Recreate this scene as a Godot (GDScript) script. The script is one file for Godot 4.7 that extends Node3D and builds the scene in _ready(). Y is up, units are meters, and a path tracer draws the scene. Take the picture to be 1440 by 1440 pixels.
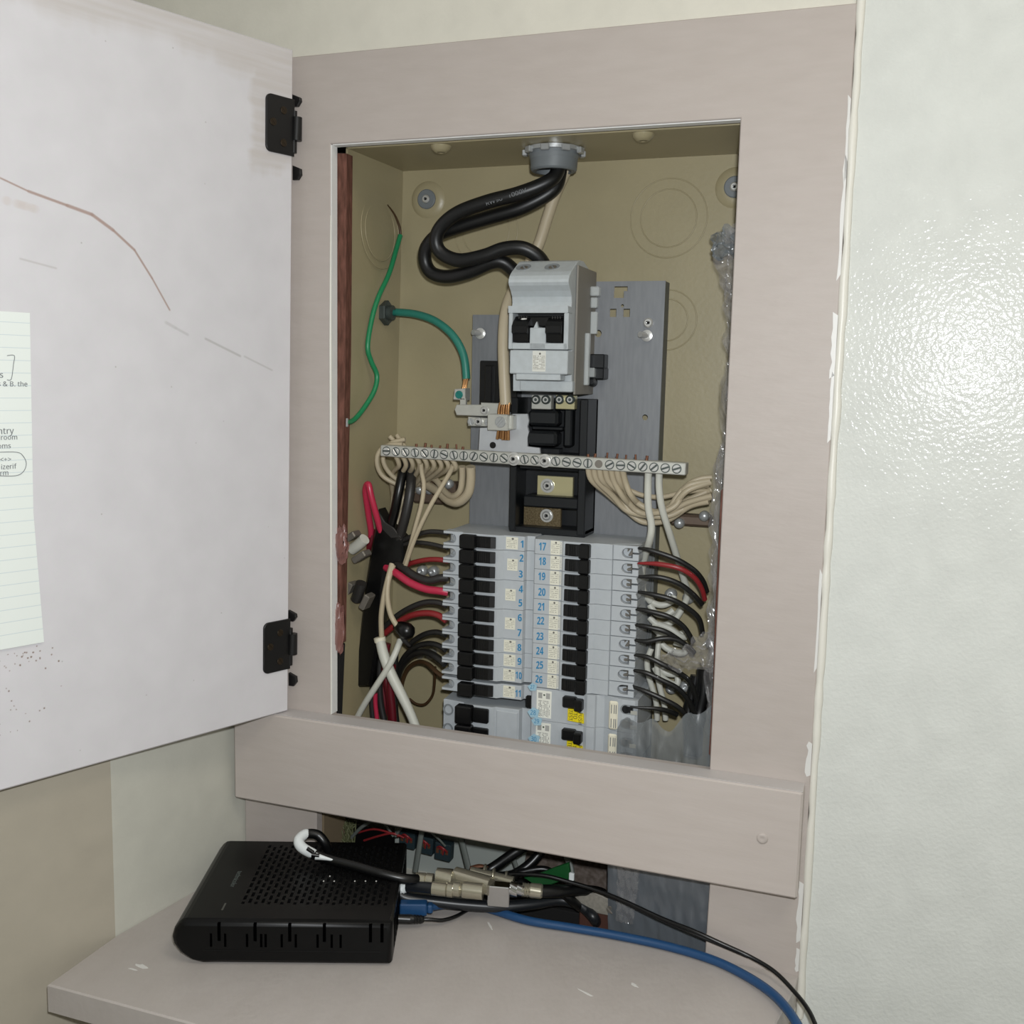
extends Node3D
# An open electrical panel in a painted wooden surround, with its hinged door, and a black router on the shelf below.
# All measures are in millimetres: x to the side, y up, z out of the wall; the opening of the surround is centred on (0, 0, 0).

const BASE := Vector3(0, 1450, 0)          # the opening's centre above the floor
const FAR := 950.0
var O := Vector3.ZERO                      # base of the thing that is being built
var T: Node3D                              # that thing
var names := {}
var tex := {}
var M := {}
var rng := RandomNumberGenerator.new()
var sockets := []                           # square drives waiting for their dark recess

func v(x: float, y: float, z: float) -> Vector3:
	return Vector3(x, y, z)

# ---------------------------------------------------------------- naming
func numbered(called: String) -> String:
	var n: int = names.get(called, 0)
	names[called] = n + 1
	return called if n == 0 else "%s_%03d" % [called, n]

func tag(o: Node, label := "", category := "", group := "", kind := "") -> void:
	if label: o.set_meta("label", label)
	if category: o.set_meta("category", category)
	if group: o.set_meta("group", group)
	if kind: o.set_meta("kind", kind)

func at_base(at: Vector3) -> void:
	O = at

func thing(called: String, label: String, category: String, at: Vector3, group := "") -> Node3D:
	O = at
	T = Node3D.new()
	T.name = numbered(called)
	add_child(T)
	T.position = (at + BASE) * 0.001
	tag(T, label, category, group)
	return T

func part(called: String, st: SurfaceTool, mat: Material, parent: Node3D = null) -> MeshInstance3D:
	var mi := MeshInstance3D.new()
	mi.name = called
	st.generate_normals()
	st.set_material(mat)
	mi.mesh = st.commit()
	(parent if parent else T).add_child(mi, true)
	while sockets.size() and called != "socket":
		var q: Array = sockets.pop_back()
		var so := S()
		var a: float = q[1] * 0.27
		box(so, q[0] - v(a, a, 0.2), q[0] + v(a, a, q[2] * 0.55), 0.05)  # dark box that paints the shade inside the socket
		part("socket", so, M.dark_void, mi if mi.get_parent() == T else parent)
	return mi

func solo(called: String, st: SurfaceTool, mat: Material, label: String, category: String, group := "") -> MeshInstance3D:
	var mi := part(called, st, mat, self)
	mi.name = numbered(called)
	mi.position = (O + BASE) * 0.001
	tag(mi, label, category, group)
	return mi

func struct(called: String, st: SurfaceTool, mat: Material) -> MeshInstance3D:
	var mi := part(called, st, mat, self)
	mi.name = called
	mi.position = (O + BASE) * 0.001
	mi.set_meta("kind", "structure")
	return mi

# ---------------------------------------------------------------- shapes
func S(smooth := false) -> SurfaceTool:
	var st := SurfaceTool.new()
	st.begin(Mesh.PRIMITIVE_TRIANGLES)
	st.set_smooth_group(1 if smooth else -1)
	return st

func m(p: Vector3) -> Vector3:
	return (p - O) * 0.001

func tri(st: SurfaceTool, a: Vector3, b: Vector3, c: Vector3, n: Vector3) -> void:
	if (b - a).cross(c - a).dot(n) > 0.0:
		var k := b; b = c; c = k
	st.add_vertex(m(a)); st.add_vertex(m(b)); st.add_vertex(m(c))

func quad(st: SurfaceTool, a: Vector3, b: Vector3, c: Vector3, d: Vector3, n: Vector3) -> void:
	tri(st, a, b, c, n)
	tri(st, a, c, d, n)

# a box with chamfered edges; the optional transform is in millimetres
func box(st: SurfaceTool, lo: Vector3, hi: Vector3, c := 0.6, xf := Transform3D.IDENTITY) -> void:
	var lo2 := lo.min(hi)
	var h := (hi - lo).abs() / 2.0
	var mid := lo2 + h
	c = minf(c, minf(h.x, minf(h.y, h.z)) * 0.9)
	st.set_smooth_group(-1)
	var P := {}
	for sx in [-1, 1]:
		for sy in [-1, 1]:
			for sz in [-1, 1]:
				for ax in 3:
					var q := h - Vector3(c, c, c)
					q[ax] = h[ax]
					P[[sx, sy, sz, ax]] = xf * (mid + q * Vector3(sx, sy, sz))
	var ctr: Vector3 = xf * mid
	for ax in 3:
		var b := (ax + 1) % 3
		var d := (ax + 2) % 3
		for s in [-1, 1]:
			var f := []
			for k in [[-1, -1], [1, -1], [1, 1], [-1, 1]]:
				var g := [0, 0, 0]
				g[ax] = s; g[b] = k[0]; g[d] = k[1]
				f.append(P[[g[0], g[1], g[2], ax]])
			quad(st, f[0], f[1], f[2], f[3], (f[0] + f[2]) / 2.0 - ctr)
		if c > 0.0:
			for s in [-1, 1]:
				for u in [-1, 1]:
					var e := []
					for w in [[b, -1], [b, 1], [d, 1], [d, -1]]:
						var g := [0, 0, 0]
						g[ax] = w[1]; g[b] = s; g[d] = u
						e.append(P[[g[0], g[1], g[2], w[0]]])
					quad(st, e[0], e[1], e[2], e[3], (e[0] + e[2]) / 2.0 - ctr)
	if c > 0.0:
		for sx in [-1, 1]:
			for sy in [-1, 1]:
				for sz in [-1, 1]:
					var a: Vector3 = P[[sx, sy, sz, 0]]
					tri(st, a, P[[sx, sy, sz, 1]], P[[sx, sy, sz, 2]], a - ctr)

# eight corners: bottom ring a b c d, top ring e f g h
func hexa(st: SurfaceTool, p: Array) -> void:
	st.set_smooth_group(-1)
	var ctr := Vector3.ZERO
	for q in p: ctr += q / 8.0
	for f in [[0, 1, 2, 3], [4, 5, 6, 7], [0, 1, 5, 4], [1, 2, 6, 5], [2, 3, 7, 6], [3, 0, 4, 7]]:
		quad(st, p[f[0]], p[f[1]], p[f[2]], p[f[3]], (p[f[0]] + p[f[2]]) / 2.0 - ctr)

# a polygon in the plane of ex and ey, drawn out along ez from h0 to h1; chamfer c at the h1 end
func prism(st: SurfaceTool, poly: Array, o: Vector3, ex: Vector3, ey: Vector3, ez: Vector3, h0: float, h1: float, c := 0.0) -> void:
	st.set_smooth_group(-1)
	var pts := PackedVector2Array(poly)
	if Geometry2D.is_polygon_clockwise(pts): pts.reverse()
	var n := pts.size()
	var top := pts.duplicate()
	if c > 0.0:
		for i in n:
			var d0 := (pts[i] - pts[(i + n - 1) % n]).normalized()
			var d1 := (pts[(i + 1) % n] - pts[i]).normalized()
			var n0 := Vector2(-d0.y, d0.x)
			var n1 := Vector2(-d1.y, d1.x)
			var b := (n0 + n1)
			top[i] = pts[i] + b / maxf(0.5, b.length_squared() / 2.0) * c
	var at := func(q: Vector2, h: float) -> Vector3: return o + ex * q.x + ey * q.y + ez * h
	var idx := Geometry2D.triangulate_polygon(pts)
	var idt := Geometry2D.triangulate_polygon(top)
	for i in range(0, idx.size(), 3):
		tri(st, at.call(pts[idx[i]], h0), at.call(pts[idx[i + 1]], h0), at.call(pts[idx[i + 2]], h0), -ez * signf(h1 - h0))
	for i in range(0, idt.size(), 3):
		tri(st, at.call(top[idt[i]], h1), at.call(top[idt[i + 1]], h1), at.call(top[idt[i + 2]], h1), ez * signf(h1 - h0))
	var hc := h1 - c * signf(h1 - h0)
	for i in n:
		var a := pts[i]
		var b2 := pts[(i + 1) % n]
		var d := b2 - a
		var out := ex * d.y - ey * d.x
		quad(st, at.call(a, h0), at.call(b2, h0), at.call(b2, hc), at.call(a, hc), out)
		if c > 0.0:
			quad(st, at.call(a, hc), at.call(b2, hc), at.call(top[(i + 1) % n], h1), at.call(top[i], h1), out + ez * signf(h1 - h0))

func prism_z(st: SurfaceTool, poly: Array, z0: float, z1: float, c := 0.0) -> void:
	prism(st, poly, Vector3.ZERO, Vector3.RIGHT, Vector3.UP, Vector3.BACK, z0, z1, c)

func curve(p: Array, each: int) -> Array:
	var out := []
	var n := p.size()
	for i in n - 1:
		var p0: Vector3 = p[maxi(i - 1, 0)]
		var p1: Vector3 = p[i]
		var p2: Vector3 = p[i + 1]
		var p3: Vector3 = p[mini(i + 2, n - 1)]
		for k in each:
			out.append(p1.cubic_interpolate(p2, p0, p3, float(k) / each))
	out.append(p[n - 1])
	return out

# a round (or flattened) tube through points; r may be a list with one radius for each given point
func tube(st: SurfaceTool, pts: Array, r, sides := 10, each := 6, flat := 1.0) -> void:
	var c := curve(pts, each) if pts.size() > 2 else pts
	var n := c.size()
	var frames := []
	var up := Vector3.ZERO
	for i in n:
		var t: Vector3 = (c[mini(i + 1, n - 1)] - c[maxi(i - 1, 0)]).normalized()
		if i == 0:
			up = t.cross(Vector3.BACK)
			if up.length() < 0.1: up = t.cross(Vector3.UP)
		up = (up - t * up.dot(t)).normalized()
		frames.append([up, t.cross(up)])
	var rad := func(i: int) -> float:
		if r is Array:
			var f: float = float(i) / (n - 1) * (r.size() - 1)
			var k: int = mini(int(f), r.size() - 2)
			return lerpf(r[k], r[k + 1], f - k)
		return r
	var at := func(i: int, k: int) -> Vector3:
		var a := TAU * k / sides
		return c[i] + frames[i][0] * cos(a) * rad.call(i) + frames[i][1] * sin(a) * rad.call(i) * flat
	st.set_smooth_group(1)
	var ring := []
	for i in n:
		var g := []
		for k in sides: g.append(at.call(i, k))
		ring.append(g)
	for i in n - 1:
		for k in sides:
			var k2 := (k + 1) % sides
			quad(st, ring[i][k], ring[i][k2], ring[i + 1][k2], ring[i + 1][k], ring[i][k] - c[i])
	st.set_smooth_group(-1)
	for e in [0, n - 1]:
		var nn: Vector3 = (c[0] - c[1]) if e == 0 else (c[n - 1] - c[n - 2])
		for k in range(1, sides - 1):
			tri(st, ring[e][0], ring[e][k], ring[e][k + 1], nn)

# a turned shape: profile of (radius, height) along an axis
func lathe(st: SurfaceTool, o: Vector3, axis: Vector3, prof: Array, n := 18, smooth := false) -> void:
	axis = axis.normalized()
	var a := axis.cross(Vector3.UP if absf(axis.y) < 0.9 else Vector3.RIGHT).normalized()
	var b := axis.cross(a)
	for i in prof.size() - 1:
		st.set_smooth_group((2 if smooth else 2 + i))
		var p: Vector2 = prof[i]
		var q: Vector2 = prof[i + 1]
		for k in n:
			var d0 := a * cos(TAU * k / n) + b * sin(TAU * k / n)
			var d1 := a * cos(TAU * (k + 1) / n) + b * sin(TAU * (k + 1) / n)
			var out := (d0 + d1) * (q.y - p.y) / 2.0 - axis * (q.x - p.x)
			if p.x > 0.0: tri(st, o + axis * p.y + d0 * p.x, o + axis * p.y + d1 * p.x, o + axis * q.y + d1 * q.x, out)
			if q.x > 0.0: tri(st, o + axis * p.y + d0 * p.x, o + axis * q.y + d1 * q.x, o + axis * q.y + d0 * q.x, out)
	st.set_smooth_group(-1)

func torus(st: SurfaceTool, o: Vector3, axis: Vector3, r: float, w: float, n := 40, squash := 1.0) -> void:
	var pr := []
	for k in 9:
		var a := TAU * k / 8.0
		pr.append(Vector2(r + cos(a) * w, sin(a) * w * squash))
	lathe(st, o, axis, pr, n, true)

# a screw head with a slot: two half discs above a sunk disc
func slot_head(st: SurfaceTool, o: Vector3, r: float, h: float, turn: float, axis_z := Vector3.BACK, floored := true) -> void:
	var ex := axis_z.cross(Vector3.UP).normalized()
	if ex.length() < 0.5: ex = Vector3.RIGHT
	var ey := axis_z.cross(ex)
	var e1 := ex * cos(turn) + ey * sin(turn)
	var e2 := axis_z.cross(e1)
	if floored: lathe(st, o, axis_z, [Vector2(r, -h), Vector2(r, h * 0.3), Vector2(0, h * 0.3)], 18)
	for s in [-1, 1]:
		var poly := []
		for k in 11:
			var a := -1.37 + 2.74 * k / 10.0
			poly.append(Vector2(cos(a) * r * s, sin(a) * r))
		prism(st, poly, o, e1, e2, axis_z, 0.0, h, h * 0.4)

# a screw head with a square socket
func square_head(st: SurfaceTool, o: Vector3, r: float, h: float, axis := Vector3.BACK) -> void:
	lathe(st, o, axis, [Vector2(r, -h), Vector2(r, h * 0.5), Vector2(r * 0.72, h), Vector2(r * 0.42, h), Vector2(r * 0.38, h * 0.1), Vector2(0, h * 0.1)], 20)

# a sheet over a grid; f(u, v) gives a point
func sheet(st: SurfaceTool, nu: int, nv: int, f: Callable, n: Vector3) -> void:
	st.set_smooth_group(1)
	for i in nu:
		for j in nv:
			quad(st, f.call(float(i) / nu, float(j) / nv), f.call(float(i + 1) / nu, float(j) / nv), f.call(float(i + 1) / nu, float(j + 1) / nv), f.call(float(i) / nu, float(j + 1) / nv), n)

# a flat print of w by h facing ez, with texture coordinates, on a thin body
func print_card(called: String, mid: Vector3, ex: Vector3, ey: Vector3, w: float, h: float, thick: float, mat: Material, parent: Node3D = null, edge: Material = null) -> MeshInstance3D:
	var ez := ex.cross(ey)
	var st := S()
	var c := []
	for k in [[-1, -1], [1, -1], [1, 1], [-1, 1]]:
		c.append(mid + ex * w / 2.0 * k[0] + ey * h / 2.0 * k[1])
	var uv := [Vector2(0, 1), Vector2(1, 1), Vector2(1, 0), Vector2(0, 0)]
	for t in [[0, 2, 1], [0, 3, 2]]:
		for k in t:
			st.set_uv(uv[k])
			st.add_vertex(m(c[k] + ez * thick))
	for k in 4:
		var k2 := (k + 1) % 4
		st.set_uv(Vector2(0.02, 0.02))
		quad(st, c[k], c[k2], c[k2] + ez * thick, c[k] + ez * thick, (c[k] + c[k2]) / 2.0 - mid)
	return part(called, st, mat, parent)

func lettering(called: String, what: String, mid: Vector3, ex: Vector3, ey: Vector3, cap: float, mat: Material, parent: Node3D = null, squeeze := 1.0, font := "Droid Sans", depth := 0.12, weight := 400) -> MeshInstance3D:
	var t := TextMesh.new()
	var f := SystemFont.new()
	f.font_names = PackedStringArray([font])
	f.font_weight = weight
	t.font = f
	t.font_size = 48
	t.pixel_size = cap / (48.0 * 0.72) * 0.001
	t.depth = depth * 0.001
	t.curve_step = 4.0
	t.text = what
	t.material = mat
	var mi := MeshInstance3D.new()
	mi.name = called
	mi.mesh = t
	mi.transform = Transform3D(Basis(ex.normalized() * squeeze, ey.normalized(), ex.cross(ey).normalized()), m(mid))
	(parent if parent else T).add_child(mi, true)
	return mi

# ---------------------------------------------------------------- materials
func noise_tex(key: String, freq: float, lo: Color, hi: Color, octaves := 4, normal := 0.0, size := 512, kind := FastNoiseLite.TYPE_SIMPLEX_SMOOTH, mid = null) -> NoiseTexture2D:
	if tex.has(key): return tex[key]
	var t := NoiseTexture2D.new()
	t.width = size; t.height = size
	t.seamless = true
	var n := FastNoiseLite.new()
	n.seed = hash(key) % 1000
	n.noise_type = kind
	n.frequency = freq
	n.fractal_octaves = octaves
	t.noise = n
	if normal > 0.0:
		t.as_normal_map = true
		t.bump_strength = normal
	else:
		var g := Gradient.new()
		g.set_color(0, lo); g.set_color(1, hi)
		if mid != null: g.add_point(0.5, mid)
		t.color_ramp = g
	tex[key] = t
	return t

func mat(key: String, color: Color, rough := 0.5, metal := 0.0, spec := 0.5) -> StandardMaterial3D:
	var s := StandardMaterial3D.new()
	s.resource_name = key
	s.albedo_color = color
	s.roughness = rough
	s.metallic = metal
	s.metallic_specular = spec
	M[key] = s
	return s

# gives a material mottled colour (multiplied) and relief, laid on from three sides
func grain(s: StandardMaterial3D, albedo: Texture2D, scale: Vector3, relief: Texture2D = null, strength := 0.3) -> StandardMaterial3D:
	s.albedo_texture = albedo
	s.uv1_triplanar = true
	s.uv1_scale = scale
	if relief:
		s.normal_enabled = true
		s.normal_texture = relief
		s.normal_scale = strength
	return s

func make_materials() -> void:
	var w := Color.WHITE
	var soft := noise_tex("soft", 0.006, Color(0.96, 0.96, 0.96), w, 5)
	var mottle := noise_tex("mottle", 0.02, Color(0.84, 0.84, 0.84), w, 5)
	var streak := noise_tex("streak", 0.012, Color(0.972, 0.968, 0.965), w, 5)
	var peel := noise_tex("peel", 0.05, w, w, 3, 5.0)
	var fine := noise_tex("fine", 0.09, w, w, 3, 3.0)
	var rough_dirt := noise_tex("dirt", 0.03, Color(0.62, 0.58, 0.52), w, 5)
	grain(mat("surround_paint", Color(0.705, 0.67, 0.645), 0.5, 0.0, 0.4), streak, Vector3(3, 14, 3), peel, 0.06)
	grain(mat("rail_paint", Color(0.735, 0.70, 0.675), 0.48, 0.0, 0.4), streak, Vector3(2, 16, 2), peel, 0.06)
	grain(mat("shelf_paint", Color(0.70, 0.675, 0.655), 0.42, 0.0, 0.4), streak, Vector3(5, 5, 3), peel, 0.06)
	grain(mat("primer", Color(0.92, 0.92, 0.91), 0.55), soft, Vector3(9, 9, 9))
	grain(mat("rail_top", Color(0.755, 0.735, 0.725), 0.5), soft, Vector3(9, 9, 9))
	grain(mat("wall_gloss", Color(0.825, 0.832, 0.81), 0.15, 0.0, 0.22), soft, Vector3(8, 8, 8), peel, 0.2)
	grain(mat("wall_cream", Color(0.84, 0.825, 0.775), 0.45), soft, Vector3(8, 8, 8), peel, 0.06)
	grain(mat("wall_plain", Color(0.79, 0.785, 0.74), 0.5), soft, Vector3(8, 8, 8), peel, 0.06)
	grain(mat("wall_tan", Color(0.68, 0.65, 0.59), 0.5), soft, Vector3(8, 8, 8), peel, 0.06)
	mat("caulk", Color(0.86, 0.85, 0.81), 0.4)
	mat("chip_white", Color(0.83, 0.825, 0.81), 0.45)
	grain(mat("box_tan", Color(0.615, 0.575, 0.455), 0.38, 0.0, 0.5), soft, Vector3(4, 4, 4), fine, 0.05)
	grain(mat("stud_wood", Color(0.48, 0.31, 0.26), 0.8), rough_dirt, Vector3(14, 3, 14))
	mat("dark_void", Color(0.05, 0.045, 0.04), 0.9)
	grain(mat("plate_grey", Color(0.50, 0.51, 0.52), 0.45, 0.25), noise_tex("brushed", 0.02, Color(0.92, 0.92, 0.93), w, 5), Vector3(22, 3, 22))
	mat("plate_edge", Color(0.36, 0.37, 0.36), 0.6)
	grain(mat("breaker_grey", Color(0.70, 0.72, 0.735), 0.42, 0.0, 0.5), soft, Vector3(20, 20, 20))
	grain(mat("main_grey", Color(0.70, 0.725, 0.735), 0.40, 0.0, 0.5), rough_dirt_light(), Vector3(12, 12, 12))
	mat("well_dark", Color(0.30, 0.31, 0.32), 0.6)
	mat("clamp_brown", Color(0.38, 0.32, 0.27), 0.5, 0.3)
	mat("well_grey", Color(0.50, 0.52, 0.53), 0.6)
	mat("toggle_black", Color(0.035, 0.036, 0.04), 0.38, 0.0, 0.45)
	mat("base_black", Color(0.075, 0.085, 0.095), 0.42, 0.0, 0.45)
	mat("rubber_black", Color(0.045, 0.047, 0.05), 0.42, 0.0, 0.5)
	mat("wire_black", Color(0.10, 0.10, 0.095), 0.4, 0.0, 0.5)
	mat("wire_charcoal", Color(0.155, 0.15, 0.145), 0.45)
	mat("wire_white", Color(0.80, 0.775, 0.70), 0.42)
	mat("wire_cream", Color(0.70, 0.65, 0.55), 0.45)
	mat("wire_grey_white", Color(0.76, 0.76, 0.72), 0.45)
	mat("wire_red", Color(0.53, 0.15, 0.16), 0.38)
	mat("wire_pink", Color(0.70, 0.17, 0.28), 0.32)
	mat("wire_dark_red", Color(0.37, 0.06, 0.11), 0.4)
	mat("wire_green", Color(0.12, 0.50, 0.32), 0.38)
	mat("wire_teal", Color(0.17, 0.47, 0.41), 0.42)
	mat("wire_brown", Color(0.27, 0.19, 0.11), 0.5)
	mat("sheath_black", Color(0.02, 0.021, 0.024), 0.33, 0.0, 0.5)
	mat("copper", Color(0.66, 0.49, 0.32), 0.28, 0.75)
	mat("copper_dull", Color(0.42, 0.27, 0.19), 0.5, 0.4)
	mat("zinc", Color(0.70, 0.71, 0.71), 0.34, 0.5)
	mat("bright_metal", Color(0.82, 0.82, 0.81), 0.3, 0.55)
	grain(mat("aluminium", Color(0.74, 0.74, 0.71), 0.4, 0.35), soft, Vector3(30, 30, 30))
	grain(mat("alloy_plate", Color(0.74, 0.75, 0.76), 0.45, 0.3), soft, Vector3(20, 20, 20))
	mat("brass_bright", Color(0.88, 0.85, 0.68), 0.28, 0.7)
	mat("dusty_side", Color(0.50, 0.485, 0.455), 0.6)
	grain(mat("brass_dull", Color(0.50, 0.45, 0.34), 0.5, 0.5), rough_dirt, Vector3(30, 30, 30))
	mat("bushing_grey", Color(0.42, 0.44, 0.45), 0.5)
	mat("nut_dark", Color(0.27, 0.30, 0.29), 0.5, 0.4)
	mat("steel_dull", Color(0.47, 0.45, 0.42), 0.45, 0.4)
	mat("teal_screw", Color(0.16, 0.50, 0.47), 0.4, 0.4)
	mat("label_paper", Color(0.86, 0.84, 0.76), 0.6)
	mat("ink_blue", Color(0.12, 0.48, 0.66), 0.5)
	mat("ink_black", Color(0.12, 0.12, 0.13), 0.6)
	mat("ink_grey", Color(0.42, 0.43, 0.44), 0.6)
	mat("tape_blue", Color(0.60, 0.73, 0.79), 0.6)
	mat("yellow_tag", Color(0.88, 0.80, 0.06), 0.5)
	mat("hinge_black", Color(0.045, 0.045, 0.048), 0.42)
	mat("hinge_rust", Color(0.20, 0.16, 0.11), 0.5, 0.5)
	mat("plastic_router", Color(0.055, 0.055, 0.055), 0.36, 0.0, 0.3)
	mat("plastic_router_dark", Color(0.008, 0.008, 0.009), 0.9, 0.0, 0.05)
	mat("router_dust", Color(0.30, 0.30, 0.28), 0.7)
	mat("logo_grey", Color(0.34, 0.37, 0.36), 0.5)
	mat("cable_blue", Color(0.12, 0.27, 0.43), 0.35)
	mat("cable_black", Color(0.035, 0.038, 0.042), 0.34)
	mat("cable_slate", Color(0.10, 0.11, 0.125), 0.38)
	mat("paint_white", Color(0.86, 0.88, 0.88), 0.45)
	mat("nickel", Color(0.70, 0.68, 0.61), 0.22, 0.75)
	mat("chrome", Color(0.80, 0.80, 0.80), 0.06, 1.0)
	mat("green_tape", Color(0.03, 0.29, 0.12), 0.45)
	mat("grey_board", Color(0.60, 0.62, 0.60), 0.6)
	mat("block_teal", Color(0.13, 0.19, 0.21), 0.5)
	mat("strap_grey", Color(0.40, 0.42, 0.40), 0.5)
	grain(mat("rust_board", Color(0.47, 0.43, 0.41), 0.7), rough_dirt, Vector3(8, 8, 8))
	grain(mat("bracket_grey", Color(0.60, 0.58, 0.54), 0.6, 0.1), mottle, Vector3(20, 20, 20))
	mat("brown_wood", Color(0.28, 0.16, 0.12), 0.7)
	mat("tan_board", Color(0.50, 0.44, 0.35), 0.7)
	mat("tangle_green", Color(0.36, 0.37, 0.25), 0.6)
	grain(mat("vapour_grey", Color(0.36, 0.38, 0.40), 0.28, 0.0, 0.6), soft, Vector3(8, 1, 8), fine, 0.08)
	var film := mat("film", Color(0.66, 0.65, 0.65, 0.20), 0.14, 0.0, 0.6)
	film.transparency = BaseMaterial3D.TRANSPARENCY_ALPHA
	film.cull_mode = BaseMaterial3D.CULL_DISABLED
	var haze := mat("film_cloudy", Color(0.47, 0.49, 0.50, 0.62), 0.27, 0.0, 0.6)
	haze.transparency = BaseMaterial3D.TRANSPARENCY_ALPHA
	haze.cull_mode = BaseMaterial3D.CULL_DISABLED
	var pink := mat("film_pink", Color(0.56, 0.39, 0.36, 0.7), 0.3, 0.0, 0.6)
	pink.transparency = BaseMaterial3D.TRANSPARENCY_ALPHA
	pink.cull_mode = BaseMaterial3D.CULL_DISABLED
	var clear := mat("clip_clear", Color(0.80, 0.82, 0.82, 0.5), 0.26)
	clear.transparency = BaseMaterial3D.TRANSPARENCY_ALPHA
	mat("floor_grey", Color(0.5, 0.47, 0.43), 0.6)
	var glow := mat("fill_glow", Color(0.9, 0.9, 0.88), 0.6)
	glow.emission_enabled = true
	glow.emission = Color(1.0, 0.95, 0.88)
	glow.emission_energy_multiplier = 0.8
	mat("ceiling_white", Color(0.85, 0.85, 0.83), 0.8)
	mat("paper_lined", Color.WHITE, 0.6).albedo_texture = paper_image()
	mat("door_paint", Color.WHITE, 0.5, 0.0, 0.35).albedo_texture = door_image()
	mat("tiny_print", Color.WHITE, 0.6).albedo_texture = small_print(48, 64, 5, true)
	mat("wide_print", Color.WHITE, 0.6).albedo_texture = small_print(64, 96, 9, false)
	mat("fault_print", Color.WHITE, 0.6).albedo_texture = fault_print()

func rough_dirt_light() -> NoiseTexture2D:
	return noise_tex("dirt_light", 0.02, Color(0.95, 0.945, 0.94), Color.WHITE, 5)

func stamp(im: Image, a: Vector2, b: Vector2, r: float, c: Color, strength := 1.0, ragged := 0.0) -> void:
	var n := int(a.distance_to(b) / maxf(0.6, r * 0.5)) + 1
	for i in n + 1:
		var p := a.lerp(b, float(i) / n)
		if ragged > 0.0 and rng.randf() < ragged: continue
		for y in range(int(p.y - r - 1), int(p.y + r + 2)):
			for x in range(int(p.x - r - 1), int(p.x + r + 2)):
				if x < 0 or y < 0 or x >= im.get_width() or y >= im.get_height(): continue
				var k := clampf(r + 0.5 - Vector2(x, y).distance_to(p), 0.0, 1.0) * strength
				if k > 0.0: im.set_pixel(x, y, im.get_pixel(x, y).lerp(c, k))

# illegible small print of the kind stuck on breakers: grey specks in rows and one approval mark
func small_print(w: int, h: int, rows: int, upright: bool) -> ImageTexture:
	var im := Image.create(w, h, true, Image.FORMAT_RGB8)
	im.fill(Color(0.85, 0.84, 0.78) if upright else Color(0.80, 0.80, 0.77))
	for r in rows:
		var y := int(h * (0.24 + 0.7 * r / rows))
		var x := 4
		while x < w - 6:
			var l := rng.randi_range(2, 6)
			if rng.randf() < 0.8:
				im.fill_rect(Rect2i(x, y, mini(l, w - 4 - x), 2 if upright else 3), Color(0.36, 0.35, 0.33).lerp(Color(0.6, 0.58, 0.52), rng.randf()))
			x += l + 2
	stamp(im, Vector2(w * 0.55, h * 0.13), Vector2(w * 0.55, h * 0.13), 4.5, Color(0.35, 0.34, 0.32), 0.9)
	im.generate_mipmaps()
	return ImageTexture.create_from_image(im)

func fault_print() -> ImageTexture:
	var im := Image.create(96, 192, true, Image.FORMAT_RGB8)
	im.fill(Color(0.88, 0.88, 0.84))
	for x in [14, 20, 26, 32, 42, 50, 58, 66, 74, 82]:
		var y := 70
		while y < 180:
			var l := rng.randi_range(3, 12)
			if rng.randf() < 0.8: im.fill_rect(Rect2i(x, y, 3, mini(l, 184 - y)), Color(0.42, 0.42, 0.41))
			y += l + 3
	im.fill_rect(Rect2i(10, 16, 26, 40), Color(0.62, 0.62, 0.60))
	im.fill_rect(Rect2i(60, 16, 26, 40), Color(0.64, 0.64, 0.62))
	stamp(im, Vector2(48, 30), Vector2(48, 30), 6.0, Color(0.25, 0.30, 0.25))
	im.generate_mipmaps()
	return ImageTexture.create_from_image(im)

func paper_image() -> ImageTexture:
	var im := Image.create(512, 1024, true, Image.FORMAT_RGB8)
	im.fill(Color(0.90, 0.92, 0.90))
	for k in 26:
		im.fill_rect(Rect2i(0, 30 + k * 38, 512, 2), Color(0.80, 0.84, 0.85))
	im.generate_mipmaps()
	return ImageTexture.create_from_image(im)

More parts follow.
